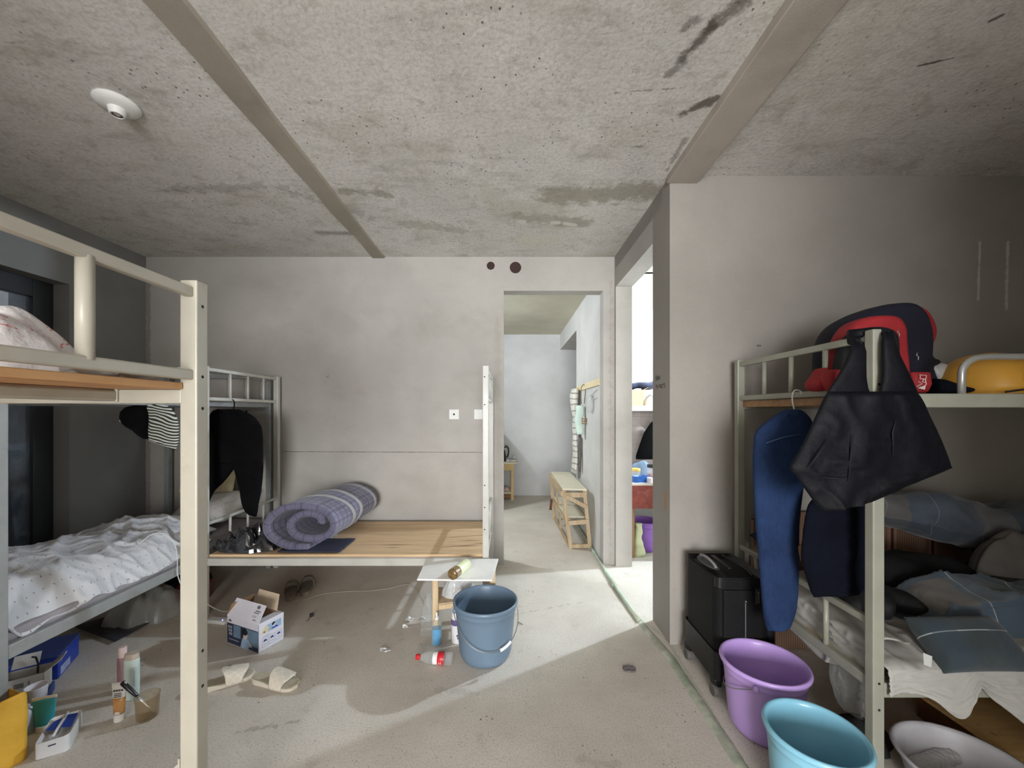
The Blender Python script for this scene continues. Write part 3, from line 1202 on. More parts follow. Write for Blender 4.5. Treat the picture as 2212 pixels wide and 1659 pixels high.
k = pillow(MB(), (-2.47, 3.28, 0.60), 0.56, 0.36, 0.17, Matrix.Rotation(0.35, 3, 'X') @ Matrix.Rotation(-0.14, 3, 'Y'), 0.012, 3.0)
solo('pillow', k, M_DOT2, 'plump white dotted pillow at the far end of the left wall bed', 'pillow', smooth=True)
k = pillow(MB(), (-2.62, 3.455, 0.85), 0.44, 0.34, 0.13, Matrix.Rotation(1.25, 3, 'X') @ Matrix.Rotation(0.1, 3, 'Y'), 0.015, 9.0)
solo('cushion', k, mat('beige_cloth', (206, 190, 156), 0.95, var=0.15, bump=0.2), 'beige padded cushion propped upright behind the hanging black trousers', 'cushion', smooth=True)
# phone cable trailing off the quilt
k = MB()
pts = []
for q in ((-2.28, 2.43, 0.585), (-2.24, 2.47, 0.63), (-2.19, 2.50, 0.625), (-2.135, 2.515, 0.56), (-2.120, 2.52, 0.46), (-2.118, 2.52, 0.36), (-2.10, 2.54, 0.27), (-2.05, 2.58, 0.20), (-2.00, 2.66, 0.08), (-1.98, 2.75, 0.006), (-1.93, 2.80, 0.005)):
    pts.append(Vector(q))


def smooth_pts(pts, n=6):
    out = []
    N = len(pts)
    for i in range(N-1):
        p0, p1, p2, p3 = pts[max(i-1, 0)], pts[i], pts[i+1], pts[min(i+2, N-1)]
        for j in range(n):
            t = j/n
            out.append(0.5*((2*p1)+(p2-p0)*t+(2*p0-5*p1+4*p2-p3)*t*t+(3*p1-p0-3*p2+p3)*t**3))
    out.append(pts[-1])
    return out


k.tube(smooth_pts(pts), 0.0028, 8)
solo('charging_cable', k, mat('white_rubber', (214, 214, 212), 0.5), 'white charging cable drooping over the rail beside the dotted quilt', 'cable', smooth=True)

# rolled plaid mattress on the back bed
M_ROLL = m_plaid('lavender_plaid', (112, 110, 128), [('u', 14, 0.11, 0.5, (132, 130, 152), 0.6), ('v', 6, 0.12, 0.6, (92, 90, 112), 0.6), ('u', 14, 0.035, 0.0, (48, 46, 66), 0.85), ('v', 6, 0.03, 0.1, (46, 44, 62), 0.85), ('v', 1, 0.010, 0.60, (196, 194, 194), 0.75), ('v', 1, 0.010, 0.57, (196, 194, 194), 0.75), ('u', 7, 0.012, 0.25, (176, 174, 180), 0.5)], var=0.25)
roll = thing('rolled_mattress', 'rolled lavender plaid mattress tied with grey cloth bands on the bare plywood deck', 'rolled mattress', (-1.42, 3.1, 0.42))
k = MB()
turns = 1.75
ns, nl = 130, 22


def spiral(u):
    a = -PI*0.5-turns*2*PI+0.15+u*turns*2*PI
    s_ = 0.34+0.66*u**0.9
    return a, s_


def roll_pt(u, v):
    a, s_ = spiral(u)
    A, B = 0.270, 0.172
    wob = 1+0.045*noise.noise(Vector((math.cos(a)*1.5, math.sin(a)*1.5, v*2.0+u*1.5)))
    x = A*s_*math.cos(a)*wob
    z = B*s_*math.sin(a)*wob
    if z < 0:
        z *= 0.9
    xc = -1.43+0.06*v
    zc = 0.598+0.012*v
    return Vector((xc+x+0.03*(1-v)*math.sin(a*0.5), 2.755+0.745*v+(0.012*noise.noise(Vector((a, 3, 1)))+0.05*(1-u)) * (1-2*v), zc+z))


k.sheet(roll_pt, ns, nl, 3.2, 1.0)
part('mattress_roll', k, M_ROLL, roll, smooth=True, solid=0.044)
M_BAND = mat('grey_band', (160, 158, 156), 0.95, var=0.12, bump=0.2)
for vv, tilt in ((0.36, 0.05), (0.52, -0.03)):
    k = MB()

    def band(u, v, vv=vv, tilt=tilt):
        t_ = 1-(1.0/turns)*(1-u)*1.02
        p = roll_pt(t_, vv+tilt*math.cos(2*PI*u)+(v-0.5)*0.05)
        c_ = Vector((-1.43+0.06*vv, p.y, 0.598+0.012*vv))
        o_ = p-c_
        o_.y = 0
        p = p+o_.normalized()*0.027
        p.z = max(p.z, 0.424)
        return p
    k.sheet(band, 70, 3, 1, 1)
    part('tie_band', k, M_BAND, roll, smooth=True, solid=0.008)
# dark mat under the roll
k = MB()
k.sheet(lambda u, v: Vector((-1.60+0.43*u, 2.73+0.28*v, 0.430+0.003*noise.noise(Vector((u*5, v*5, 0))))), 20, 20)
solo('bed_cover', k, mat('navy_cloth', (44, 46, 64), 0.9, var=0.2), 'dark navy cover folded flat beneath the rolled plaid mattress', 'bed cover', smooth=True, solid=0.008)

# shiny black bag on the plywood at the left
M_FOIL = mat('glossy_black_film', (34, 34, 36), 0.16, 0.0, var=0.3, spec=1.0, coat=0.6)


def crumple(mb, c, rx, ry, h, seed, n=46, amp=0.35, sc=9.0, floor_z=None, flat=0.7):
    """crumpled mound: rx, ry half sizes, h height"""
    c = Vector(c)

    def fn(u, v):
        a = 2*PI*u
        r = v
        x = rx*r*math.cos(a)
        y = ry*r*math.sin(a)
        rag = 1+0.22*noise.noise(Vector((math.cos(a)*2.2+seed, math.sin(a)*2.2, seed)))
        x *= rag
        y *= rag
        z = h*max(0.0, 1-r**2)**flat
        cell = noise.voronoi(Vector((x*sc+seed, y*sc, seed)))[0]
        z *= 1+amp*(cell[1]-cell[0]-0.3)*1.6+amp*0.5*noise.noise(Vector((x*sc*1.7, y*sc*1.7, seed)))
        z += 0.004*(1 if r < 0.98 else 0)
        return c+Vector((x, y, z))
    mb.sheet(fn, n, n//2, 1, 1, closed_u=True)
    return mb


k = crumple(MB(), (-1.865, 2.85, 0.421), 0.235, 0.125, 0.12, 2.0, 54, 1.0, 11)
solo('plastic_bag', k, M_FOIL, 'crumpled glossy black plastic bag glinting beside the rolled plaid mattress', 'plastic bag')
k = crumple(MB(), (-2.00, 3.34, 0.421), 0.06, 0.10, 0.14, 5.0, 40, 0.5, 14)
solo('plastic_bag', k, m_clear('pale_film', (205, 205, 200), 0.45), 'small pale plastic bag in the corner behind the rolled plaid mattress', 'plastic bag', smooth=True)

# printed bag on the beige upper deck
t = NT('printed_bag_film')
o_ = t.tc()
pm = t.ramp(t.noise(t.scale3(o_, (1, 16, 22)), 1.6, 4, 0.7, 1.2), 0.56, 0.60)
u_, v_ = uvsep(t)
zone = t.math('MULTIPLY', t.math('GREATER_THAN', v_, 0.35), t.math('LESS_THAN', v_, 0.8))
t.l(t.mix(t.math('MULTIPLY', t.math('MULTIPLY', pm, zone), 0.8), lin((216, 210, 210)), lin((196, 60, 74))), t.b.inputs['Base Color'])
t.b.inputs['Roughness'].default_value = 0.25
t.bump(t.noise(o_, 18, 4), 0.5, 0.02)
k = crumple(MB(), (-1.19, 0.90, 1.4835), 0.16, 0.165, 0.155, 3.0, 64, 0.22, 7, flat=0.8)
solo('plastic_bag', k, t.m, 'white plastic bag with red print on the beige bunk upper deck', 'plastic bag', smooth=True)
k = MB()
k.loft([((-0.955+0.012*math.sin(i*1.7), 0.84+0.24*i/14, 1.4835+0.017+0.004*math.sin(i)), 0.035*math.sin(PI*(i+0.6)/15.2), 0.012) for i in range(15)], 16, 2, 0.006, 22, U=(1, 0, 0), V=(0, 0, 1))
solo('plastic_sheet', k, m_clear('pale_film2', (214, 212, 208), 0.5), 'folded pale plastic film on the plywood behind the beige guard rail', 'plastic film', smooth=True)

# ------------------------------------------------------------------ clothes on the left beds
M_BLACK = mat('black_jersey', (9, 9, 10), 0.95, var=0.25, bump=0.3, bscale=30, spec=0.15)


def prow(rows, d, th=0.05):
    """rows (y px, x left, x right) -> loft rings in a plane facing the room"""
    out = []
    N = len(rows)
    for i, r in enumerate(rows):
        dp = r[3] if len(r) > 3 else d
        a = P(r[1], r[0], dp)
        b_ = P(r[2], r[0], dp)
        s_ = min(1.0, 0.35+min(i, N-1-i)*0.35)
        out.append(((a+b_)/2, (b_.x-a.x)/2, th/2*s_))
    return out


def hang(mb, rows, d, th=0.05, n=44, wr=0.01, ws=8.0, seed=0.0, fold=0.0, ff=30.0):
    """hanging cloth with volume: rows of (xl, yl, xr, yr) in px on the plane y = d"""
    rings = []
    N = len(rows)
    for i, (xl, yl, xr, yr) in enumerate(rows):
        a, b_ = P(xl, yl, d), P(xr, yr, d)
        s_ = min(1.0, 0.22+min(i, N-1-i)*0.3)
        ring = []
        for k_ in range(n):
            an = 2*PI*k_/n
            ca_, sa_ = math.cos(an), math.sin(an)
            pu = math.copysign(abs(ca_)**0.8, ca_)
            pv = math.copysign(abs(sa_)**0.8, sa_)
            q = (a+b_)/2+(b_-a)/2*pu
            t_ = th/2*s_*pv
            if pv < 0:
                vv = i/max(1, N-1)
                t_ -= fold*(0.5+0.5*math.sin(pu*ff*0.25+vv*3+seed))*(1-pu*pu)*s_
                t_ -= wr*crease(q.x*1.3+q.z*0.6, q.z-q.x*0.4, ws, seed)*(1-pu**4)*min(1, s_*1.5)
                t_ -= wr*0.8*noise.noise(Vector((q.x*ws+seed, q.z*ws, 2)))*(1-pu**4)
            ring.append(mb.v(q+Vector((0, t_, 0))))
        rings.append(ring)
    for i in range(N-1):
        for k_ in range(n):
            k2 = (k_+1) % n
            mb.f([rings[i][k_], rings[i][k2], rings[i+1][k2], rings[i+1][k_]], [(k_/n, i/N), ((k_+1)/n, i/N), ((k_+1)/n, (i+1)/N), (k_/n, (i+1)/N)])
    mb.f(rings[0])
    mb.f(list(reversed(rings[-1])))
    return mb


def dense(rows, m=5):
    out = []
    N = len(rows)
    for i in range(N-1):
        p0, p1, p2, p3 = (Vector(rows[max(0, min(N-1, i+j-1))]) for j in range(4))
        for j in range(m):
            t_ = j/m
            out.append(tuple(0.5*((2*p1)+(p2-p0)*t_+(2*p0-5*p1+4*p2-p3)*t_*t_+(3*p1-p0-3*p2+p3)*t_**3)))
    out.append(tuple(rows[-1]))
    return out


tr = thing('trousers', 'black trousers hanging from the grey guard rail above the white dotted pillow', 'trousers', (-2.0, 3.0, 0.7))
k = MB()
dT = 2.93
hang(k, dense([(468, 884, 516, 884), (458, 890, 545, 898), (450, 905, 562, 918), (444, 930, 567, 940), (440, 960, 568, 965), (437, 985, 568, 990), (434, 1000, 568, 1008)]), dT, 0.07, 48, 0.010, 9, 1.0)
hang(k, dense([(434, 990, 516, 996), (426, 1010, 500, 1020), (416, 1035, 482, 1042), (408, 1062, 462, 1062), (400, 1090, 450, 1088)]), dT, 0.065, 36, 0.010, 9, 2.0)
hang(k, dense([(496, 996, 568, 990), (506, 1012, 568, 1012), (514, 1040, 566, 1040), (520, 1065, 562, 1068), (524, 1090, 557, 1092), (536, 1112, 554, 1116)]), dT, 0.06, 36, 0.010, 9, 3.0)
part('trouser_cloth', k, M_BLACK, tr, smooth=True)
a0, a1 = P(480, 890, dT), P(540, 893, dT)
for i in range(6):
    k = MB()
    q = a0.lerp(a1, i/5)
    k.box(q.x-0.006, q.x+0.006, dT-0.045, dT-0.037, q.z-0.016, q.z+0.022)
    part('belt_loop', k, M_BLACK, tr)
k = MB()
k.tube(smooth_pts([P(505, 885, dT), P(506, 868, dT), P(500, 862, dT+0.05)], 5), 0.004, 8)
part('hanging_cord', k, M_BLACK, tr, smooth=True)

# striped shirt and black cap hung on the bed's side rail
t = NT('striped_jersey')
o_ = t.tc()
sx_ = t.n('ShaderNodeSeparateXYZ')
t.l(o_, sx_.inputs[0])
ph = t.math('ADD', t.math('MULTIPLY', sx_.outputs[2], 54.0), t.math('MULTIPLY', sx_.outputs[0], 14.0))
ph = t.math('ADD', ph, t.math('MULTIPLY', t.noise(o_, 7, 1), 2.6))
st = t.math('LESS_THAN', t.math('FRACT', ph), 0.5)
t.l(t.mix(st, lin((196, 198, 188)), lin((40, 42, 38))), t.b.inputs['Base Color'])
t.b.inputs['Roughness'].default_value = 0.95
k = MB()
dS = 2.33
hang(k, dense([(330, 873, 352, 873), (320, 878, 366, 880), (322, 892, 376, 893), (323, 906, 382, 906), (322, 922, 385, 926), (322, 938, 385, 948), (321, 952, 380, 972)]), dS, 0.05, 48, 0.009, 11, 4.0)
solo('shirt', k, t.m, 'black and white striped shirt hanging above the dotted quilt', 'shirt', smooth=True)
k = MB()
k.loft(prow([(876, 292, 315), (880, 275, 322), (890, 268, 324), (902, 265, 324), (914, 272, 324), (922, 284, 324), (929, 300, 324), (940, 310, 325), (948, 316, 326)], 2.33, 0.12), 32, 2.2, 0.010, 12, 6.0)
cap_ = solo('cap', k, M_BLACK, 'black cap hanging just left of the striped shirt', 'cap', smooth=True)
k = MB()
a0 = P(262, 905, 2.3)
k.loft([(P(262+2*i, 908+1.2*i+3*math.sin(i), 2.31), 0.012+0.003*math.sin(i*2), 0.010) for i in range(9)], 12, 2, 0.004, 40)
solo('plastic_tag', k, m_clear('clear_wrap', (200, 200, 200), 0.5), 'scrap of clear plastic wrap poking out of the black cap', 'plastic scrap', smooth=True)
# ------------------------------------------------------------------ buckets and basin


def bucket(name, label, cat, loc, r, h, rb, m, wall=0.004, lip=0.012, handle=None, group=None, grip=None, rz=0.0, bead=True):
    root = thing(name, label, cat, loc, rz, group, local=True)
    k = MB()
    def rad(z):
        t_ = z/h
        return rb+(r-lip*0.9-rb)*(t_**0.85)
    pr = [(0.0, 0.004), (rb*0.80, 0.004), (rb*0.84, 0.0), (rb*0.93, 0.004), (rb*0.985, 0.018)]
    zs = [0.04+(h-0.095)*i/8 for i in range(9)]
    pr += [(rad(z), z) for z in zs]
    if bead:
        pr += [(rad(h-0.055)+0.003, h-0.052), (rad(h-0.045)+0.003, h-0.045)]
    pr += [(rad(h-0.03), h-0.03), (r-lip*0.75, h-0.024), (r-lip*0.15, h-0.020), (r, h-0.012), (r-lip*0.15, h-0.003), (r-lip*0.5, h), (r-lip*0.95, h-0.004), (r-lip*1.25, h-0.016)]
    pr += [(rad(z)-wall, z) for z in reversed(zs)]
    pr += [(rb*0.97-wall, 0.022), (rb*0.90, 0.010), (0.0, 0.009)]
    k.lathe(pr, 72)
    part('bucket_body', k, m, root, smooth=True)
    if handle:
        a, drop, out, gm = handle
        ax = Vector((math.cos(a), math.sin(a), 0))
        sd = Vector((-math.sin(a), math.cos(a), 0))
        R0 = r-lip*0.2
        zc = h-0.045
        pts = []
        for i in range(33):
            t_ = PI*i/32
            pts.append(ax*R0*math.cos(t_)+sd*out*math.sin(t_)**0.8+Vector((0, 0, zc-drop*math.sin(t_))))
        k = MB()
        k.tube(pts, 0.0022, 8)
        hw_ = part('wire_handle', k, mat('galvanised_wire', (150, 150, 148), 0.35, 0.8), root, smooth=True)
        for s_ in (1, -1):
            k = MB()
            k.ball(ax*s_*(R0-0.004)+Vector((0, 0, zc)), 0.012, 12, 8, (1, 1, 1.2))
            part('handle_lug', k, m, root, smooth=True)
        if gm:
            k = MB()
            k.tube([Vector(p) for p in pts[gm[0]:gm[1]]], 0.0085, 14)
            part('grip', k, mat('white_grip', (222, 220, 222), 0.4), hw_, smooth=True)
    return root


M_BB = mat('slate_blue_plastic', (104, 124, 142), 0.36, 0, var=0.04, vscale=5)
M_PU = mat('lilac_plastic', (190, 158, 222), 0.32, 0, var=0.04, vscale=5)
M_CY = mat('sky_blue_plastic', (136, 194, 216), 0.28, 0, var=0.04, vscale=5)
M_WB = mat('scuffed_white_plastic', (186, 184, 188), 0.45, 0, var=0.10, vscale=8, dirt=(120, 114, 108), dirt_amt=0.3)
bucket('bucket', 'large slate blue bucket with wire handle in front of the small white table', 'bucket', (-0.132, 2.27, 0), 0.187, 0.325, 0.142, M_BB, handle=(math.radians(18), 0.165, -0.178, (10, 15)))
bucket('bucket', 'lilac bucket standing in front of the black suitcase', 'bucket', (1.133, 1.745, 0), 0.176, 0.302, 0.135, M_PU, handle=(math.radians(228), 0.09, -0.155, None), lip=0.016)
bucket('bucket', 'light blue bucket nearest the camera, in front of the lilac one', 'bucket', (1.062, 1.362, 0), 0.157, 0.302, 0.122, M_CY, lip=0.015)
bucket('bucket', 'purple bucket under the red table in the bright side room', 'bucket', (1.405, 4.02, 0), 0.15, 0.30, 0.115, mat('purple_plastic', (160, 112, 206), 0.35), handle=(math.radians(170), 0.14, -0.135, None))
basin = thing('wash_basin', 'white plastic basin under the edge of the right bunk bed', 'basin', (1.635, 1.40, 0), local=True)
k = MB()
k.lathe([(0, 0.003), (0.125, 0.003), (0.135, 0), (0.148, 0.008), (0.178, 0.11), (0.186, 0.132), (0.196, 0.137), (0.202, 0.143), (0.199, 0.15), (0.190, 0.150), (0.182, 0.141), (0.173, 0.11), (0.142, 0.012), (0.12, 0.007), (0, 0.007)], 72)
part('basin_body', k, M_WB, basin, smooth=True)
# crushed clear bottle lying in the basin
k = MB()
bt = [((-0.11+0.22*i/14, 0.02*math.sin(i*0.9), 0.036+0.012*i/14), 0.030+(0.004 if i % 2 else -0.002), 0.024) for i in range(15)]
k.loft([((0.006, -0.13+0.0*i, 0), 0.01, 0.01) for i in range(0)] or [(Vector((0.02+c[0]*0.9, -0.06+c[0]*0.2, c[2]-0.004)), a_, b_) for c, a_, b_ in bt], 16, 2, 0.006, 30, U=(-0.5, 0.86, 0), V=(0, 0, 1))
solo('plastic_bottle', k, m_clear('crushed_bottle', (230, 230, 228), 0.6, 0.15, 0.9, 70), 'crushed clear ribbed plastic bottle lying in the white basin', 'bottle', loc=(1.645, 1.585, 0.016), smooth=True)

# ------------------------------------------------------------------ suitcase
M_CASE = mat('black_case_fabric', (10, 10, 11), 0.7, 0, var=0.2, bump=0.25, bscale=160, spec=0.3)
M_CASEP = mat('black_case_plastic', (17, 17, 18), 0.42, 0, var=0.1, bump=0.1, bscale=90)
case = thing('suitcase', 'upright black wheeled suitcase beside the wall end, behind the lilac bucket', 'suitcase', (1.155, 2.10, 0), math.radians(0), local=True)


def rbox(mb, c, size, r, n=5):
    """box with rounded vertical and horizontal edges (superellipsoid-like)"""
    cx, cy, cz = c
    hx, hy, hz = (q/2 for q in size)
    rings = []
    for i in range(n+1):
        a = PI/2*i/n
        rings.append((cz-hz+r*(1-math.sin(a)), hx-r*(1-math.cos(PI/2-a)) if False else hx-r+r*math.sin(a), hy-r+r*math.sin(a)))
    top = [(2*cz-z, x, y) for z, x, y in reversed(rings)]
    out = []
    for z, ax_, ay_ in rings+top:
        ring = []
        for q in range(4):
            for i in range(n+1):
                a = PI/2*(q+i/n)
                sx = 1 if q in (0, 3) else -1
                sy = 1 if q in (0, 1) else -1
                ring.append(mb.v((cx+sx*(ax_-r)+r*math.cos(a), cy+sy*(ay_-r)+r*math.sin(a), z)))
        out.append(ring)
    m_ = len(out[0])
    for a, b_ in zip(out[:-1], out[1:]):
        for k_ in range(m_):
            mb.f([a[k_], a[(k_+1) % m_], b_[(k_+1) % m_], b_[k_]])
    mb.f(list(reversed(out[0])))
    mb.f(out[-1])
    return mb


k = rbox(MB(), (0, 0, 0.34), (0.27, 0.345, 0.48), 0.05, 6)
part('case_shell', k, M_CASE, case, auto=0.6)
k = rbox(MB(), (0, 0, 0.150), (0.282, 0.352, 0.14), 0.03, 4)
part('base_guard', k, M_CASEP, case, auto=0.6)
# top cap and front pocket panel
k = rbox(MB(), (0, 0, 0.560), (0.262, 0.338, 0.05), 0.022, 4)
part('top_panel', k, M_CASEP, case, auto=0.6)
k = rbox(MB(), (-0.005, -0.165, 0.36), (0.20, 0.035, 0.34), 0.014, 4)
part('front_pocket', k, M_CASE, case, auto=0.6)
k = rbox(MB(), (0.152, 0.0, 0.34), (0.05, 0.30, 0.40), 0.02, 4)
part('side_pocket', k, M_CASE, case, auto=0.6)
for z0, z1, x_ in ((0.26, 0.47, 0.0),):
    k = MB()
    k.tube([(x_, -0.1845, z0), (x_, -0.1845, z1)], 0.0025, 8)
    part('zip', k, mat('zip_metal', (150, 150, 150), 0.3, 0.7), case)
k = MB()
k.ball((0.0, -0.186, 0.478), 0.006, 10, 8)
part('zip_pull', k, mat('zip_metal2', (120, 120, 120), 0.35, 0.7), case, smooth=True)
k = rbox(MB(), (0.055, -0.185, 0.505), (0.022, 0.014, 0.075), 0.005, 3)
lk = part('combination_lock', k, M_CASEP, case, auto=0.6)
for i in range(4):
    k = MB()
    k.lathe([(0.006, -0.004), (0.006, 0.004)], 12, (0.055, -0.1925, 0.483+0.014*i), Matrix.Rotation(PI/2, 3, 'Y'))
    part('lock_wheel', k, mat('lock_metal', (130, 130, 128), 0.3, 0.8), lk)
# carry handle in an oval plate on the top
k = MB()
k.lathe([(0.0, 0.004), (0.045, 0.004), (0.05, 0.0)], 32, (-0.075, 0.03, 0.585), Matrix.Diagonal((0.7, 2.0, 1)).to_3x3())
hp = part('handle_plate', k, mat('worn_grey_plate', (74, 74, 76), 0.5), case, auto=0.6)
k = MB()
k.tube(smooth_pts([Vector(q) for q in ((-0.075, -0.055, 0.588), (-0.077, -0.035, 0.603), (-0.078, 0.03, 0.612), (-0.077, 0.095, 0.603), (-0.075, 0.115, 0.588))], 5), 0.008, 10)
part('carry_handle', k, mat('grey_handle', (150, 150, 148), 0.35, 0.3), hp, smooth=True)
k = MB()
k.box(-0.012, 0.012, -0.06, 0.13, 0.583, 0.592)
part('trolley_handle', k, mat('black_gloss', (22, 22, 24), 0.3), case, bevel=0.004)
k = MB()
k.tube(smooth_pts([Vector(q) for q in ((0.06, -0.14, 0.583), (0.065, -0.1, 0.592), (0.07, 0.0, 0.590), (0.06, 0.14, 0.586))], 5), 0.006, 8)
part('piping', k, M_CASEP, case, smooth=True)
for wx in (-0.124, 0.124):
    for wy in (-0.145, 0.145):
        k = MB()
        k.obox((wx, wy, 0.066), (0.036, 0.05, 0.04))
        hs = part('wheel_housing', k, M_CASEP, case, bevel=0.006)
        k = MB()
        k.lathe([(0.008, -0.011), (0.026, -0.011), (0.0285, -0.008), (0.0285, 0.008), (0.026, 0.011), (0.008, 0.011)], 24, (wx-0.014, wy-0.012, 0.0287), Matrix.Rotation(PI/2, 3, 'Y'))
        part('wheel', k, mat('grey_rubber_wheel', (92, 90, 88), 0.6, var=0.2), hs, auto=0.6)

# ------------------------------------------------------------------ jeans, tote bag, trousers on the right bed
t = NT('blue_denim')
o_ = t.tc()
c_ = t.mix(t.ramp(t.noise(o_, 4, 5, 0.6), 0.3, 0.72), lin((17, 29, 58)), lin((32, 50, 86)))
c_ = t.mix(t.math('MULTIPLY', t.noise(t.scale3(o_, (60, 60, 6)), 4, 3), 0.25), c_, lin((70, 96, 138)))
t.l(c_, t.b.inputs['Base Color'])
t.b.inputs['Roughness'].default_value = 0.9
t.b.inputs['Specular IOR Level'].default_value = 0.15
t.bump(t.noise(o_, 30, 5), 0.3, 0.01)
M_DENIM = t.m
dJ = 1.74
jeans = thing('jeans', 'faded blue jeans folded over a white hanger at the end of the right bunk bed', 'jeans', (1.18, 1.74, 0.45))
k = MB()
hang(k, dense([(1700, 884, 1724, 884), (1682, 893, 1736, 891), (1655, 912, 1750, 906), (1634, 932, 1757, 928), (1629, 955, 1756, 955), (1627, 1000, 1744, 1000), (1629, 1060, 1733, 1060), (1632, 1120, 1726, 1120), (1638, 1190, 1724, 1190), (1644, 1260, 1723, 1260), (1648, 1310, 1718, 1315), (1652, 1340, 1708, 1345), (1658, 1362, 1696, 1360)], 6), dJ, 0.055, 48, 0.007, 9, 11.0, 0.006, 20)
part('jeans_cloth', k, M_DENIM, jeans, smooth=True)
k = MB()
k.tube([P(1655, 957, dJ-0.04), P(1690, 945, dJ-0.042), P(1730, 938, dJ-0.04)], 0.0025, 6)
part('seam', k, mat('pale_seam', (70, 94, 132), 0.9), jeans, smooth=True)
hg = thing('coat_hanger', 'thin white wire hanger holding the blue jeans', 'hanger', (1.24, 1.76, 1.36))
k = MB()
hk = [P(1713, 884, 1.745), P(1712, 870, 1.752), P(1711, 858, 1.76), P(1713, 850, 1.77), P(1720, 846, 1.78)]
hk = [P(1716, 885, 1.745), P(1712, 868, 1.75), P(1712, 852, 1.755), P(1718, 843, 1.765), P(1729, 845, 1.775), P(1732, 852, 1.775)]
k.tube(smooth_pts(hk, 5), 0.0032, 8)
part('hook', k, mat('white_coat', (214, 212, 208), 0.4), hg, smooth=True)

M_NAVY = mat('navy_nylon', (10, 11, 18), 0.65, 0, var=0.3, vscale=4, bump=0.35, bscale=26, spec=0.25)
tote = thing('tote_bag', 'dark navy nylon tote bag hanging by its handles from the right bed post', 'bag', (1.45, 1.38, 1.1))
dB = 1.375
k = MB()
hang(k, dense([(1788, 846, 1978, 846), (1775, 872, 1992, 866), (1760, 905, 2006, 896), (1745, 938, 2020, 925), (1728, 972, 2036, 960), (1708, 1008, 2052, 1004), (1722, 1030, 2046, 1014), (1742, 1060, 1960, 1048), (1764, 1090, 1900, 1074), (1778, 1106, 1868, 1086)], 6), dB, 0.05, 72, 0.011, 8, 21.0, 0.010, 34)
part('bag_body', k, M_NAVY, tote, smooth=True)
for rows, nm in (([(738, 1844, 1866, 1.40), (760, 1838, 1868), (790, 1824, 1868), (815, 1808, 1868), (840, 1792, 1872), (860, 1784, 1886), (880, 1776, 1900)], 0),
                 ([(716, 1909, 1924, 1.40), (740, 1907, 1932), (770, 1906, 1944), (800, 1908, 1958), (825, 1906, 1970), (850, 1902, 1982), (880, 1890, 1990)], 1)):
    k = MB()
    k.loft(prow(rows, 1.390, 0.028), 24, 2.4, 0.005, 14, 25.0+nm)
    part('handle_strap', k, M_NAVY, tote, smooth=True)
k = MB()
l0, l1 = P(1857, 742, 1.40), P(1916, 720, 1.40)
k.loft([(l0, 0.018, 0.012), (l0.lerp(l1, 0.1)+Vector((-0.006, 0.05, 0.02)), 0.018, 0.012), (l0.lerp(l1, 0.45)+Vector((0, 0.098, 0.035)), 0.018, 0.012), (l0.lerp(l1, 0.9)+Vector((0.012, 0.06, 0.02)), 0.018, 0.012), (l1, 0.014, 0.012)], 12, 2.2, 0.0, U=(0, 0, 1), V=(0.3, 1, 0))
part('handle_loop', k, M_NAVY, tote, smooth=True)
for pts, nm in (([(1842, 940), (1838, 985), (1832, 1040)], 0), ([(1772, 1030), (1812, 1034), (1836, 1032)], 1), ([(1935, 905), (1928, 935), (1930, 985)], 2), ([(1745, 1012), (1765, 985), (1790, 950)], 3)):
    k = MB()
    k.tube([P(a_, b_, dB-0.036) for a_, b_ in pts], [0.001, 0.003, 0.001], 6)
    part('seam', k, mat('navy_seam', (18, 19, 30), 0.8), tote, smooth=True)

M_DNAVY = mat('dark_navy_cotton', (11, 14, 25), 0.95, 0, spec=0.15, var=0.25, vscale=5, bump=0.3, bscale=30)
k = MB()
hang(k, dense([(1768, 1068, 1868, 1068), (1748, 1090, 1874, 1090), (1740, 1120, 1882, 1120), (1734, 1165, 1884, 1160), (1732, 1210, 1880, 1205), (1742, 1245, 1876, 1240), (1750, 1272, 1866, 1265), (1758, 1290, 1846, 1284)], 5), 1.60, 0.05, 48, 0.012, 9, 31.0, 0.010, 26)
solo('trousers', k, M_DNAVY, 'dark navy trousers hanging behind the tote bag over the end rail', 'trousers', smooth=True)
k = MB()
k.loft(prow([(1176, 1728, 1736), (1184, 1725, 1744), (1198, 1726, 1746), (1208, 1730, 1744), (1214, 1733, 1740)], 1.72, 0.03), 18, 2.1, 0.003, 30, 2.0)
solo('cloth_scrap', k, mat('tan_cloth', (170, 136, 100), 0.9, var=0.2), 'small tan cloth scrap showing between blue jeans and navy trousers', 'cloth', smooth=True)

# ------------------------------------------------------------------ backpack, helmet and things on the right upper deck
M_BPN = mat('navy_pack_fabric', (17, 18, 34), 0.8, 0, var=0.2, bump=0.2, bscale=120)
M_BPR = mat('red_pack_fabric', (150, 34, 40), 0.75, 0, var=0.15, bump=0.2, bscale=120)
M_BPB = mat('black_pack_fabric', (16, 15, 18), 0.85, 0, var=0.2, bump=0.2, bscale=120)
bp = thing('backpack', 'navy and red backpack sitting on the right upper deck behind the bed post', 'backpack', (1.60, 1.72, 1.463))
dP = 1.68


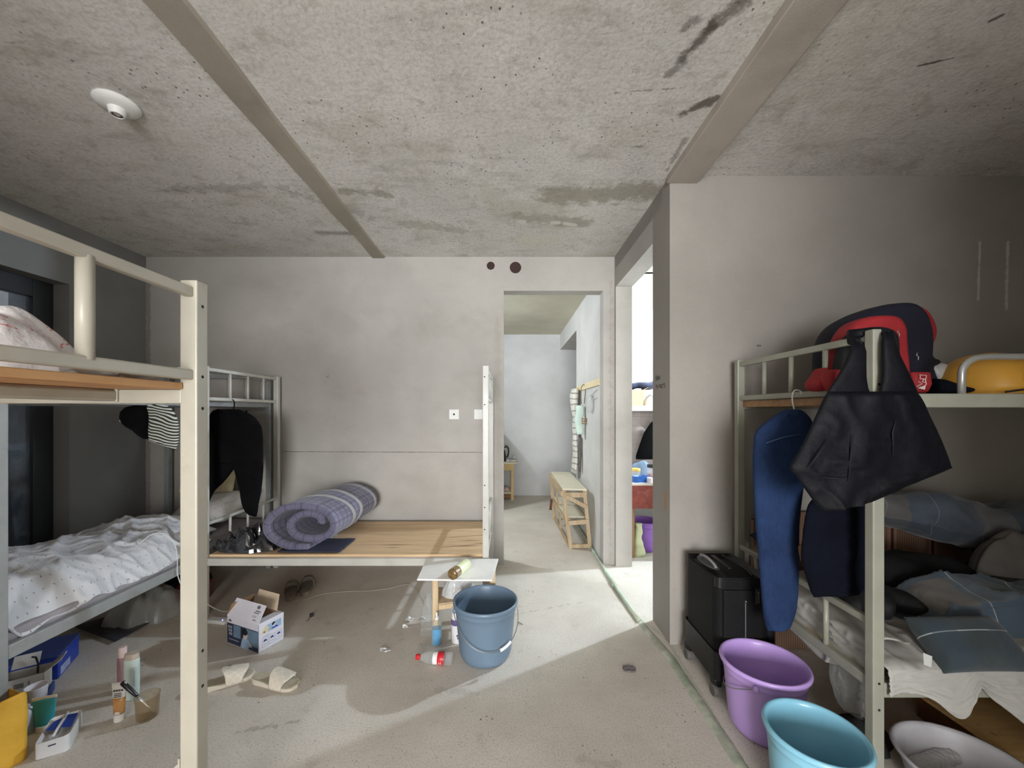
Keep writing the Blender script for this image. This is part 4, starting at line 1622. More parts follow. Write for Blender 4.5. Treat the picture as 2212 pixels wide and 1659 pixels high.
def arch(mb, prof, d0, d1, n=6):
    """side profile prism with rounded edges: prof is list of px points (closed), depth d0..d1 given at mean depth scale"""
    dm = (d0+d1)/2
    cx = sum(p[0] for p in prof)/len(prof)
    cy = sum(p[1] for p in prof)/len(prof)
    rings = []
    for i in range(n+1):
        t_ = i/n
        a = PI*t_
        s_ = 0.86+0.14*math.sin(a)**0.6 if 0 < t_ < 1 else 0.84
        y = d0+(d1-d0)*(0.5-0.5*math.cos(a))
        ring = []
        for px, py in prof:
            q = P(cx+(px-cx)*s_, cy+(py-cy)*s_, dm)
            ring.append(mb.v((q.x, y, q.z)))
        rings.append(ring)
    m_ = len(prof)
    for a_, b_ in zip(rings[:-1], rings[1:]):
        for k_ in range(m_):
            k2 = (k_+1) % m_
            mb.f([a_[k_], a_[k2], b_[k2], b_[k_]])
    mb.f(rings[0])
    mb.f(list(reversed(rings[-1])))
    return mb


def cspline(pts, n=5):
    out = []
    N = len(pts)
    for i in range(N):
        p0, p1, p2, p3 = (Vector((*pts[(i+j-1) % N], 0)) for j in range(4))
        for j in range(n):
            t_ = j/n
            q = 0.5*((2*p1)+(p2-p0)*t_+(2*p0-5*p1+4*p2-p3)*t_*t_+(3*p1-p0-3*p2+p3)*t_**3)
            out.append((q.x, q.y))
    return out


k = arch(MB(), cspline([(1790, 848), (1782, 790), (1788, 735), (1815, 695), (1870, 668), (1930, 662), (1962, 685), (1975, 730), (1974, 790), (1980, 848), (1885, 851)], 5), 1.66, 1.86)
part('pack_body', k, M_BPN, bp, smooth=True)
# red side gusset seen at the right
k = arch(MB(), cspline([(1930, 664), (1962, 672), (1982, 700), (1988, 728), (1978, 756), (1954, 757), (1966, 720), (1955, 688)], 5), 1.69, 1.84)
part('side_gusset', k, M_BPR, bp, smooth=True)
k = arch(MB(), cspline([(1962, 757), (1978, 757), (1990, 775), (2004, 782), (1998, 800), (1990, 850), (1955, 850), (1950, 790)], 4), 1.70, 1.82)
part('side_panel', k, M_BPB, bp, smooth=True)
# front pockets: bright red arch and black lower pocket
k = arch(MB(), cspline([(1800, 845), (1799, 790), (1808, 738), (1832, 700), (1870, 686), (1915, 686), (1935, 704), (1940, 740), (1940, 845), (1870, 849)], 5), 1.585, 1.69)
part('front_pocket', k, M_BPR, bp, smooth=True)
k = arch(MB(), cspline([(1806, 846), (1806, 795), (1816, 748), (1838, 718), (1872, 708), (1908, 709), (1928, 724), (1933, 760), (1933, 846), (1870, 849)], 5), 1.56, 1.62)
part('front_pocket', k, M_BPB, bp, smooth=True)
k = arch(MB(), cspline([(1792, 842), (1782, 822), (1786, 802), (1804, 800), (1812, 820), (1806, 846)], 4), 1.56, 1.62)
part('red_corner', k, M_BPR, bp, smooth=True)
k = arch(MB(), cspline([(1752, 838), (1752, 826), (1766, 808), (1774, 795), (1780, 815), (1778, 842), (1762, 845)], 4), 1.62, 1.70)
part('side_pocket', k, M_BPR, bp, smooth=True)
for px, py in ((1932, 734), (1941, 712), (1982, 762)):
    k = MB()
    k.tube(smooth_pts([P(px, py, 1.555), P(px-2, py+5, 1.553), P(px+2, py+9, 1.553), P(px+1, py+16, 1.553)], 3), 0.0022, 6)
    part('zip_pull', k, mat('zip_metal', (150, 150, 150), 0.3, 0.7), bp, smooth=True)
# red printed pouch
pch = thing('pouch', 'small red pouch with pale line print beside the backpack', 'pouch', (1.68, 1.55, 1.463))
k = MB()
k.loft(prow([(804, 1966, 2003), (806, 1965, 2005), (830, 1966, 2004), (845, 1970, 2000), (849, 1974, 1996)], 1.56, 0.05), 28, 3.2, 0.003, 10)
part('pouch_body', k, M_BPR, pch, smooth=True)
M_PR = mat('pale_print', (214, 196, 190), 0.8)
for pts in ([(1986, 810), (2001, 811), (1999, 822), (2001, 830), (1994, 838)], [(1988, 812), (1987, 818), (1999, 819)], [(1984, 824), (1992, 829), (1980, 835)], [(1996, 818), (1992, 825), (1999, 826)]):
    k = MB()
    k.tube([P(a_, b_, 1.5335) for a_, b_ in pts], 0.0016, 6)
    part('print_mark', k, M_PR, pch)
k = MB()
k.prism([(1982, 838), (2000, 832), (1998, 842)], lambda a_, b_: P(a_, b_, 1.5345), lambda a_, b_: P(a_, b_, 1.532))
part('print_patch', k, M_PR, pch)
k = MB()
k.loft([(P(2000+i*11, 842-9*math.sin(i*0.5+0.6)*(1-i/8), 1.62), 0.030*(1-i/9)+0.006, 0.05) for i in range(8)], 20, 2.2, 0.008, 14, U=(0, 0, 1), V=(0, 1, 0))
solo('folded_cloth', k, M_DNAVY, 'dark folded cloth on the right upper deck between red pouch and yellow hard hat', 'cloth', smooth=True)
k = MB()
k.loft(prow([(786, 2012, 2034), (792, 2008, 2044), (802, 2006, 2046), (815, 2012, 2044), (830, 2018, 2042), (845, 2016, 2048)], 1.72, 0.07), 24, 2, 0.012, 22, 7.0)
solo('plastic_bag', k, m_clear('wrap_white', (222, 222, 222), 0.5), 'knotted clear plastic bag between the backpack and yellow hard hat', 'plastic bag', smooth=True)
hat = thing('hard_hat', 'yellow hard hat lying on the right upper deck behind the tube rail', 'hard hat', (1.985, 1.64, 1.463), local=True)
k = MB()
n_ = 40
prof = [(0.168, 0.008), (0.166, 0.012), (0.150, 0.016)]+[(0.150*math.cos(a)**0.75, 0.016+0.162*math.sin(a)) for a in [PI/2*i/12 for i in range(1, 12)]]+[(0.004, 0.178)]
k.lathe(prof, 56, (0, 0, 0), Matrix.Diagonal((0.93, 1.08, 1)).to_3x3())
part('shell', k, mat('yellow_plastic', (196, 146, 56), 0.4, 0, var=0.05), hat, smooth=True, solid=0.003)
for dx in (-0.035, 0.0, 0.035):
    k = MB()
    k.tube([(dx*math.cos(a)*0+dx, 0.160*math.cos(a), 0.014+math.sin(a)*(0.165-abs(dx)*0.25)) for a in [PI*i/24+0.12*(1-i/12) for i in range(25)]], 0.004, 8)
    part('ridge', k, mat('yellow_plastic', (212, 152, 44), 0.4), hat, smooth=True)
k = MB()
k.tube(smooth_pts([Vector(q) for q in ((-0.12, -0.165, 0.012), (-0.05, -0.175, 0.022), (0.0, -0.18, 0.020), (0.05, -0.178, 0.005), (0.08, -0.176, 0.004))], 5), 0.0035, 8)
part('chin_strap', k, mat('black_strap', (24, 24, 24), 0.8), hat, smooth=True)
k = MB()
k.obox((2.62, 1.88, 1.565), (0.56, 0.34, 0.19))
bxk = solo('box', k, mat('black_card', (36, 34, 36), 0.8), 'dark box on the right upper deck behind the yellow hard hat', 'box', bevel=0.01)

# ------------------------------------------------------------------ right lower bunk
t = NT('striped_mat')
p_ = t.pos()
sx_ = t.n('ShaderNodeSeparateXYZ')
t.l(p_, sx_.inputs[0])
x_ = sx_.outputs[0]
fine = t.math('LESS_THAN', t.math('FRACT', t.math('MULTIPLY', x_, 95.0)), 0.5)
c_ = t.mix(fine, lin((92, 62, 50)), lin((150, 122, 96)))
wide = t.math('FRACT', t.math('MULTIPLY', x_, 4.2))
w1 = t.math('LESS_THAN', t.math('ABSOLUTE', t.math('SUBTRACT', wide, 0.5)), 0.10)
w2 = t.math('LESS_THAN', t.math('ABSOLUTE', t.math('SUBTRACT', wide, 0.5)), 0.035)
c_ = t.mix(w1, c_, lin((150, 116, 98)))
c_ = t.mix(w2, c_, lin((70, 38, 30)))
t.l(c_, t.b.inputs['Base Color'])
t.b.inputs['Roughness'].default_value = 0.85
k = MB()
out = [(1.445, 0.004)]
out += [(3.2, 0.004), (3.2, 0.81)]
for i in range(7):
    a = PI/2+PI/2*i/6
    out.append((1.515+0.07*math.cos(a), 0.745+0.065*math.sin(a)))
k.prism(out, lambda a_, c: (a_, 2.318, c), lambda a_, c: (a_, 2.345, c))
solo('sleeping_mat', k, t.m, 'brown striped sleeping mat standing on edge against the wall behind the right bed', 'mat')

M_PLB = m_plaid('grey_blue_check', (84, 94, 100), [('u', 2.2, 0.17, 0.15, (112, 106, 98), 0.75), ('v', 2.6, 0.13, 0.4, (66, 84, 100), 0.7), ('u', 4.4, 0.008, 0.3, (190, 192, 190), 0.7), ('v', 5.2, 0.010, 0.1, (70, 80, 90), 0.7)], var=0.2)
M_SHEET = mat('white_bedsheet', (176, 174, 168), 0.95, 0, var=0.08, vscale=4, bump=0.3, bscale=14)
# mattress and white sheet
k = MB()
k.obox((2.29, 1.86, 0.451), (1.83, 0.77, 0.062))
solo('mattress', k, mat('grey_ticking2', (128, 124, 124), 0.95, var=0.15), 'thin mattress on the right lower bunk under the white sheet', 'mattress', bevel=0.02)


def sheetD(x, y, u, v):
    z = 0.492+0.006*ridged(x, y, 4, 3)+0.006*ridged(x+y, y-x, 9, 5)
    return Vector((x, y, z))


mb_ = MB()


def drape(u, v):
    # v 0..0.55 lies on the bed (back to front), then hangs over the front rail
    x = 1.362+1.86*u
    sway = 0.02*noise.noise(Vector((x*4, 1, 3)))
    dropmax = 0.075+0.02*noise.noise(Vector((x*3, 7, 1)))
    dropmax += 0.045*math.exp(-((x-1.575)/0.055)**2)-0.03*math.exp(-((x-1.68)/0.04)**2)
    dropmax += 0.15*sstep(1.70, 2.0, x)
    if v < 0.6:
        y = 2.22-(2.22-1.425)*(v/0.6)
        z = 0.497+0.008*ridged(x, y, 4, 3)+0.010*crease(x+y*0.6, y-x*0.4, 7, 5)
        z -= 0.02*sstep(0.5, 0.6, v)
    else:
        q = (v-0.6)/0.4
        y = 1.412-0.012*math.sin(q*PI*0.5)-0.016*q*math.sin(x*21)+sway*q*0.6-0.012*q*crease(x*1.0+q*0.25, q*0.2, 7.0, 3.0)-0.006*crease(x+q*0.3, q*0.3, 16.0, 6.0)
        z = 0.475-dropmax*q*1.25
    return Vector((x, y, z))


mb_.sheet(drape, 200, 80, 1, 1)
solo('bed_sheet', mb_, M_SHEET, 'white sheet over the right lower bunk with its hem hanging past the front rail', 'sheet', smooth=True, solid=0.004)
# end part of the sheet spilling through the end rail
mb_ = MB()


def spill(u, v):
    y = 1.47+0.60*u
    if v < 0.45:
        x = 1.50-0.145*(v/0.45)
        z = 0.525+0.012*ridged(x*2, y, 6, 1)+0.02*math.sin(v/0.45*PI)
    else:
        q = (v-0.45)/0.55
        x = 1.355+0.01*math.sin(q*PI)+0.006*noise.noise(Vector((y*9, q*3, 1)))
        x -= 0.010*crease(y*1.0+q*0.2, q*0.3, 9, 4)
        z = 0.525-0.19*q*(0.55+0.45*math.sin(PI*min(1, u*1.05)))-0.01*noise.noise(Vector((y*8, 2, q)))
    return Vector((x, y, z))


mb_.sheet(spill, 60, 36, 1, 1)
solo('pillow_case', mb_, M_SHEET, 'white cloth bunched behind the end rail of the right lower bunk', 'cloth', smooth=True, solid=0.005)


def blanket_z(x, y, u, v):
    ed = min(sstep(0, 0.10, u), sstep(0, 0.18, v), sstep(0, 0.25, 1-v))
    z = 0.505+ed*(0.085+0.05*noise.noise(Vector((x*2.6, y*3, 5)))+0.03*ridged(x*0.8+y, y, 3.0, 2.0)+0.022*crease(x+y*0.7, y-x*0.3, 5.0, 2.0)+0.05*math.exp(-((x-2.1)/0.2)**2))
    return z


k = sheet_hf((1.70, 3.15), (1.56, 1.85), blanket_z, 90, 50, 1.5, 0.55)
solo('blanket', k, M_PLB, 'grey blue checked blanket spread in folds on the right lower bunk', 'blanket', smooth=True, solid=0.014)
# quilt heap along the wall
k = MB()
rings = []
for i in range(26):
    t_ = i/25
    x = 1.86+1.30*t_
    r = (0.085+0.09*t_)*min(1.0, 0.35+t_*6)
    zc = 0.895-0.19*t_**1.1
    rings.append(((x, 2.10-0.05*math.sin(t_*3), zc), r*(0.9+0.1*math.sin(i*1.3)), max(r*0.85, 0.02)))
k.loft(rings, 44, 2.1, 0.05, 5.5, 3.0, U=(0, 0, 1), V=(0, 1, 0))
solo('quilt', k, m_plaid('dark_blue_check', (70, 78, 88), [('v', 3, 0.16, 0.2, (104, 100, 94), 0.6), ('u', 2, 0.16, 0.3, (52, 58, 68), 0.6), ('v', 6, 0.006, 0.1, (130, 134, 140), 0.5)], var=0.3), 'grey blue quilt heaped along the wall above the brown striped mat', 'quilt', smooth=True)
k = MB()
k.loft([((1.72+0.55*i/13, 1.98+0.02*math.sin(i), 0.585+0.01*math.sin(i*0.8)), 0.10*math.sin(PI*(i+0.7)/14.6)**0.5, 0.12) for i in range(14)], 30, 2.2, 0.03, 6, 13.0, U=(0, 0, 1), V=(0, 1, 0))
solo('folded_jacket', k, mat('black_wool', (13, 13, 14), 0.95, var=0.3, bump=0.3), 'heap of black clothing on the right lower bunk below the quilt', 'clothing', smooth=True)
k = MB()
k.loft([((1.46+0.26*i/11, 1.72+0.03*math.sin(i), 0.585), 0.060*math.sin(PI*(i+0.7)/12.6)**0.5, 0.08) for i in range(12)], 24, 2.2, 0.02, 8, 17.0, U=(0, 0, 1), V=(0, 1, 0))
solo('black_bag', k, mat('black_leather', (12, 12, 13), 0.75, var=0.3, bump=0.2), 'black bag on the right lower bunk just left of the bed post', 'bag', smooth=True)
# wadded grey shirt and blue heap at the far right
k = crumple(MB(), (2.44, 1.87, 0.64), 0.22, 0.085, 0.20, 7.0, 50, 0.25, 6)
solo('shirt', k, mat('grey_cotton', (92, 89, 85), 0.95, var=0.15, bump=0.2), 'crumpled grey shirt lying over the quilt on the right lower bunk', 'shirt', smooth=True)
k = crumple(MB(), (2.92, 1.76, 0.65), 0.30, 0.14, 0.20, 9.0, 50, 0.30, 6)
solo('jacket', k, mat('steel_blue_cloth', (58, 70, 88), 0.9, var=0.3, bump=0.2), 'steel blue jacket in a heap at the frame edge of the right lower bunk', 'jacket', smooth=True)
# checked pillow near the front
k = pillow(MB(), (1.715, 1.470, 0.535), 0.34, 0.19, 0.13, Matrix.Rotation(0.02, 3, 'Z') @ Matrix.Rotation(0.75, 3, 'X'), 0.008, 5.0)
pl = solo('pillow', k, m_plaid('blue_green_check', (60, 69, 72), [('u', 2.8, 0.007, 0.6, (170, 176, 176), 0.9), ('v', 5.0, 0.010, 0.9, (170, 176, 176), 0.9), ('u', 5, 0.2, 0.2, (56, 68, 80), 0.5)]), 'blue green checked pillow at the front of the right lower bunk', 'pillow', smooth=True)
k = MB()
k.prism([(1994, 1410), (2014, 1418), (2012, 1442), (1996, 1436)], lambda a_, b_: P(a_, b_, 1.338), lambda a_, b_: P(a_, b_, 1.341))
part('care_tag', k, mat('white_tag', (190, 192, 188), 0.8), pl)
# glossy black bundle on the far end rail
k = crumple(MB(), (1.45, 2.12, 0.64), 0.075, 0.10, 0.11, 11.0, 40, 0.4, 14)
solo('plastic_bag', k, M_FOIL, 'glossy black plastic bag at the head of the right bunk beside the suitcase top', 'plastic bag', smooth=True)
k = MB()
k.loft([((1.375+0.12*i/7, 2.20, 0.70+0.006*math.sin(i)), 0.016*math.sin(PI*(i+0.8)/8.6)**0.5, 0.045) for i in range(8)], 16, 2.2, 0.006, 18, U=(0, 0, 1), V=(0, 1, 0))
solo('cap', k, mat('navy_cotton_cap', (28, 34, 62), 0.9), 'dark navy cap resting at the far end rail behind the suitcase', 'cap', smooth=True)
# clear bag tied under the end rail
k = MB()
hang(k, dense([(1820, 1418, 1834, 1418), (1806, 1432, 1848, 1430), (1799, 1450, 1860, 1450), (1799, 1472, 1865, 1472), (1806, 1496, 1864, 1494), (1812, 1516, 1856, 1514), (1822, 1534, 1846, 1534)], 5), 1.62, 0.09, 40, 0.022, 24, 3.0, 0.01, 40)
solo('plastic_bag', k, m_clear('clear_bag', (190, 194, 190), 0.20, 0.06, 0.9, 45), 'clear crinkled plastic bag hanging under the end rail of the right bunk', 'plastic bag')
# low wooden box under the bed
k = MB()
k.obox((2.48, 1.60, 0.055), (1.20, 0.42, 0.10), Matrix.Rotation(0.0, 3, 'Z'))
wb = thing('storage_chest', 'low wooden chest with pale plywood lid under the right bunk', 'chest', (2.48, 1.60, 0))
part('chest_side', k, m_wood('brown_batten', (110, 72, 48), (84, 52, 34), 0), wb)
k = MB()
k.obox((2.48, 1.60, 0.111), (1.23, 0.45, 0.012))
part('lid', k, m_wood('pale_ply_lid', (206, 172, 116), (188, 150, 96), 0), wb, bevel=0.002)
# odds under the bed by the post
k = crumple(MB(), (1.50, 1.68, 0.001), 0.12, 0.09, 0.10, 21.0, 36, 0.3, 9)
solo('shoe_bag', k, mat('dark_cloth_bundle', (30, 28, 28), 0.95, var=0.3), 'dark cloth bundle on the floor beneath the right bunk beside the post', 'bundle', smooth=True)
# ------------------------------------------------------------------ fittings on ceiling and wall
M_WPL = mat('white_plastic', (222, 222, 218), 0.45, 0, var=0.03)
lc = P(253, 223, (ZC-H)*F/(890-223))
lh = thing('lamp_holder', 'round white lamp holder without a bulb on the left part of the ceiling', 'lamp holder', (lc.x, lc.y, ZC))
k = MB()
k.lathe([(0.0, 0.0), (0.083, 0.0), (0.085, -0.006), (0.078, -0.016), (0.055, -0.024), (0.034, -0.028), (0.030, -0.045), (0.027, -0.056), (0.022, -0.057), (0.020, -0.050), (0.0, -0.048)], 40, (lc.x, lc.y, ZC))
part('base', k, M_WPL, lh, auto=0.8)
k = MB()
k.lathe([(0.0, -0.047), (0.0185, -0.047), (0.0185, -0.055), (0.015, -0.055), (0.014, -0.048)], 20, (lc.x, lc.y, ZC))
part('screw_shell', k, mat('brass_shell', (120, 112, 96), 0.35, 0.9), lh, auto=0.6)
for px, lab, hole in ((981, 'white square wall plate with a round centre hole on the back wall', True), (1035, 'plain white square wall plate half hidden by the bed post', False)):
    c0 = P(px, 895, 3.606)
    sp = thing('wall_plate', lab, 'wall plate', (c0.x, 3.606, c0.z-0.045), group=None)
    k = MB()
    k.box(c0.x-0.0455, c0.x+0.0455, 3.595, 3.606, c0.z-0.0455, c0.z+0.0455)
    part('plate', k, M_WPL, sp, bevel=0.003)
    k = MB()
    if hole:
        k.lathe([(0.0085, -0.001), (0.0085, 0.002), (0.006, 0.002), (0.0, 0.001)], 20, (c0.x, 3.5955, c0.z), Matrix.Rotation(PI/2, 3, 'X'))
        part('cable_hole', k, M_DARKHOLE, sp, auto=0.6)
    else:
        k.box(c0.x-0.030, c0.x+0.030, 3.593, 3.5955, c0.z-0.030, c0.z+0.030)
        part('blank_insert', k, M_WPL, sp, bevel=0.001)

# ------------------------------------------------------------------ small white table and what is on and under it
M_PWOOD = m_wood('pale_pine', (206, 184, 150), (186, 160, 124), 2, 1.2)
st_ = thing('small_table', 'small low table with white top and thin pine legs in front of the back bed', 'table', (-0.32, 2.50, 0))
k = MB()
zt = 0.410
k.prism([(-0.541, 2.333), (-0.096, 2.322), (-0.067, 2.655), (-0.553, 2.662)], lambda a, c: (a, c, zt-0.010), lambda a, c: (a, c, zt))
part('table_top', k, mat('white_board', (236, 232, 226), 0.5, 0, var=0.05, dirt=(170, 150, 120), dirt_amt=0.25), st_, bevel=0.0015)
for x, y in ((-0.445, 2.41), (-0.098, 2.50), (-0.122, 2.625), (-0.49, 2.63)):
    k = MB()
    k.box(x-0.017, x+0.017, y-0.012, y+0.012, 0, zt-0.010)
    part('leg', k, M_PWOOD, st_, bevel=0.002)
for (p0, p1) in (((-0.428, 2.41, 0.205), (-0.115, 2.50, 0.205)), ((-0.473, 2.63, 0.205), (-0.139, 2.625, 0.205)), ((-0.112, 2.512, 0.205), (-0.122, 2.613, 0.205))):
    k = MB()
    k.bar(p0, p1, 0.014, 0.028)
    part('cross_bar', k, M_PWOOD, st_)
k = MB()
k.prism([(-0.43, 2.41), (-0.125, 2.49), (-0.135, 2.64), (-0.48, 2.64)], lambda a, c: (a, c, 0.2195), lambda a, c: (a, c, 0.2255))
part('shelf_board', k, M_PWOOD, st_)
k = crumple(MB(), (-0.32, 2.545, 0.2265), 0.11, 0.080, 0.13, 31.0, 50, 0.35, 9)
solo('plastic_bag', k, m_clear('white_film', (226, 228, 230), 0.6, 0.25, 0.5, 22), 'knotted white plastic bag on the shelf of the small white table', 'plastic bag', smooth=True)
k = crumple(MB(), (-0.515, 2.52, 0.001), 0.050, 0.075, 0.27, 33.0, 46, 0.35, 9)
solo('plastic_bag', k, m_clear('clear_film', (214, 216, 214), 0.14, 0.1, 0.6, 30), 'clear plastic bag bulging past the left legs of the small white table', 'plastic bag', smooth=True)


def axis_mat(d):
    d = Vector(d).normalized()
    a = Vector((0, 0, 1)) if abs(d.z) < 0.95 else Vector((1, 0, 0))
    x = d.cross(a).normalized()
    y = d.cross(x).normalized()
    return Matrix((x, y, d)).transposed()


M_PET = m_clear('clear_bottle_plastic', (232, 236, 236), 0.12, 0.06, 0.25, 60)
# tea bottle lying on the table
tb = thing('drink_bottle', 'bottle of murky brown drink with pale yellow wrap lying on the small white table', 'bottle', (-0.31, 2.45, zt))
R_ = axis_mat((0.075, 0.19, 0.0))
c0 = Vector((-0.332, 2.305, zt+0.0345))
k = MB()
k.lathe([(0, 0), (0.022, 0.0), (0.031, 0.006), (0.0335, 0.02), (0.0335, 0.06), (0.0325, 0.08)], 24, c0, R_)
part('bottle_end', k, mat('murky_brew', (146, 118, 74), 0.15, 0, var=0.5, vscale=60, dirt=(74, 56, 30), dirt_amt=0.9, dirt_scale=60, coat=1.0), tb, smooth=True)
k = MB()
k.lathe([(0.0330, 0.062), (0.0342, 0.066), (0.0342, 0.178), (0.033, 0.185), (0.026, 0.196), (0.017, 0.203), (0.0, 0.204)], 24, c0, R_)
wr_ = part('wrap', k, mat('pale_yellow_wrap', (212, 218, 176), 0.3, 0, var=0.06, coat=0.5), tb, smooth=True)
for i, (s0, s1, a) in enumerate(((0.095, 0.125, 2.45), (0.13, 0.155, 2.55), (0.10, 0.14, 2.15))):
    k = MB()
    pts = [c0+R_ @ Vector((0.0347*math.cos(a), 0.0347*math.sin(a), s0+(s1-s0)*j/4)) for j in range(5)]
    k.tube(pts, 0.0028, 6)
    part('label_mark', k, mat('dark_print', (60, 66, 70), 0.6), wr_)

# spray bottle with blue liquid
sb = thing('spray_bottle', 'clear bottle half full of blue liquid standing before the small white table', 'bottle', (-0.432, 2.375, 0), local=True)
k = MB()
k.lathe([(0, 0.002), (0.027, 0.002), (0.031, 0.007), (0.031, 0.118), (0.028, 0.130), (0.016, 0.140), (0.012, 0.146), (0.012, 0.158)], 28)
part('bottle_shell', k, M_PET, sb, smooth=True)
k = MB()
k.lathe([(0, 0.004), (0.025, 0.004), (0.0285, 0.010), (0.0285, 0.098), (0, 0.099)], 28)
part('liquid', k, mat('blue_liquid', (50, 150, 200), 0.1, 0, var=0.12, vscale=40, coat=0.6), sb, auto=0.8)
k = MB()
k.lathe([(0.0, 0.150), (0.0125, 0.150), (0.0125, 0.163), (0.006, 0.166), (0.005, 0.192), (0, 0.193)], 18)
part('nozzle', k, M_WPL, sb, auto=0.6)
wbt = thing('lotion_bottle', 'white cylindrical bottle with a violet band half hidden behind the slate blue bucket', 'bottle', (-0.315, 2.405, 0), local=True)
k = MB()
k.lathe([(0, 0), (0.030, 0), (0.033, 0.004), (0.033, 0.150), (0.031, 0.152), (0.031, 0.200), (0.027, 0.206), (0, 0.206)], 28)
part('bottle_body', k, mat('milky_plastic', (224, 222, 222), 0.4), wbt, auto=0.7)
k = MB()
k.lathe([(0.0333, 0.108), (0.0337, 0.109), (0.0337, 0.142), (0.0333, 0.143)], 28)
part('label_band', k, mat('violet_band', (96, 84, 130), 0.5, 0, var=0.2, vscale=60), wbt, smooth=True)
for i, (a, z) in enumerate(((-1.35, 0.05), (-1.15, 0.075), (-1.2, 0.035))):
    k = MB()
    k.obox((0.0334*math.cos(a), 0.0334*math.sin(a), z), (0.010, 0.003, 0.010), Matrix.Rotation(a+PI/2, 3, 'Z'))
    part('label_mark', k, mat('dark_print', (60, 66, 70), 0.6), wbt)

# red-capped bottle on the floor
rbtl = thing('drink_bottle', 'clear bottle with red cap and label lying on the floor by the slate blue bucket', 'bottle', (-0.41, 2.19, 0))
R_ = axis_mat((-0.2, 0.018, 0.0))
c0 = Vector((-0.308, 2.180, 0.033))
k = MB()
k.lathe([(0, 0.006), (0.016, 0.002), (0.026, 0.0), (0.031, 0.008), (0.0315, 0.03), (0.029, 0.036), (0.0315, 0.042), (0.0315, 0.115), (0.028, 0.122), (0.030, 0.130), (0.027, 0.15), (0.020, 0.168), (0.0125, 0.18), (0.0125, 0.19)], 28, c0, R_)
part('bottle_shell', k, M_PET, rbtl, smooth=True)
for z0, z1, m_ in ((0.048, 0.082, mat('red_label', (196, 34, 44), 0.4, var=0.05)), (0.082, 0.108, mat('white_label', (226, 222, 220), 0.5, var=0.03))):
    k = MB()
    k.lathe([(0.0318, z0), (0.0324, z0+0.001), (0.0324, z1-0.001), (0.0318, z1)], 28, c0, R_)
    lb = part('label', k, m_, rbtl, smooth=True)
    if z0 > 0.06:
        k = MB()
        a = 2.2
        k.obox(c0+R_ @ Vector((0.0326*math.cos(a), 0.0326*math.sin(a), 0.094)), (0.009, 0.011, 0.002), Matrix.Rotation(-0.6, 3, 'X'))
        part('label_mark', k, mat('grey_print', (104, 104, 108), 0.6), lb)
    else:
        for zz, a0, a1 in ((0.060, 2.5, 3.1), (0.066, 2.5, 3.0), (0.072, 2.55, 3.05)):
            k = MB()
            k.tube([c0+R_ @ Vector((0.0327*math.cos(a0+(a1-a0)*j/6), 0.0327*math.sin(a0+(a1-a0)*j/6), zz)) for j in range(7)], 0.0014, 6)
            part('label_mark', k, mat('pale_print', (214, 196, 190), 0.8), lb)
k = MB()
k.lathe([(0.0, 0.208), (0.0135, 0.208), (0.0145, 0.205), (0.0145, 0.186), (0.012, 0.184)], 24, c0, R_)
part('cap', k, mat('red_cap', (206, 40, 44), 0.4), rbtl, auto=0.6)

# ------------------------------------------------------------------ printed carton
ca = thing('cardboard_carton', 'open white and blue printed carton on the floor in front of the back bed', 'carton', (-1.545, 2.407, 0), math.radians(-23), local=True)
L_, W_, Hc = 0.283, 0.160, 0.166
M_CW = mat('white_card', (214, 212, 220), 0.6, 0, var=0.04)
M_CB = mat('brown_card', (150, 116, 82), 0.85, 0, var=0.1)
M_CI = mat('pale_card_inside', (206, 186, 158), 0.8, 0, var=0.06)
k = MB()
th_ = 0.003
k.box(-L_/2, L_/2, -W_/2, -W_/2+th_, 0, Hc)
k.box(-L_/2, L_/2, W_/2-th_, W_/2, 0, Hc)
k.box(L_/2-th_, L_/2, -W_/2, W_/2, 0, Hc)
k.box(-L_/2, -L_/2+th_, -W_/2, W_/2, 0, Hc)
k.box(-L_/2, L_/2, -W_/2, W_/2, 0, th_)
part('carton_body', k, M_CW, ca)
k = MB()
k.box(-L_/2+th_, L_/2-th_, W_/2-th_-0.002, W_/2-th_-0.0003, th_, Hc-0.001)
k.box(-L_/2+th_+0.0003, -L_/2+th_+0.002, -W_/2+th_, W_/2-th_, th_, Hc-0.001)
part('carton_lining', k, M_CB, ca)


def flap(name, p0, p1, d, m, lab=None):
    p0, p1, d = Vector(p0), Vector(p1), Vector(d)
    n = (p1-p0).cross(d).normalized()*0.0025
    k_ = MB()
    i0 = (p1-p0).normalized()*0.008
    k_.prism([(0, 0), (1, 0), (2, 1), (3, 1)], lambda a, c: {0: p0, 1: p1, 2: p1+d-i0, 3: p0+d+i0}[a], lambda a, c: {0: p0+n, 1: p1+n, 2: p1+d-i0+n, 3: p0+d+i0+n}[a])
    return part(name, k_, m, ca, label=lab)


f1 = flap('flap', (-L_/2, -W_/2, Hc), (L_/2, -W_/2, Hc), (0, 0.055, 0.085), M_CW)
f2 = flap('flap', (L_/2, -W_/2, Hc), (L_/2, W_/2, Hc), (-0.075, 0, -0.012), M_CW)
f3 = flap('flap', (-L_/2+0.02, W_/2, Hc), (L_/2-0.06, W_/2, Hc), (-0.01, 0.03, 0.085), M_CI)
f4 = flap('flap', (-L_/2, W_/2, Hc), (-L_/2, -W_/2, Hc), (0.03, 0, 0.07), M_CB)


def decal(parent, o, ux, uy, poly, m, lift=0.0006, nm='print'):
    """thin printed shape on a flat panel"""
    o, ux, uy = Vector(o), Vector(ux), Vector(uy)
    n = ux.cross(uy).normalized()
    k_ = MB()
    k_.prism(poly, lambda a, c: o+ux*a+uy*c+n*0.0001, lambda a, c: o+ux*a+uy*c+n*lift)
    return part(nm, k_, m, parent)


def rect(x0, y0, x1, y1):
    return [(x0, y0), (x1, y0), (x1, y1), (x0, y1)]


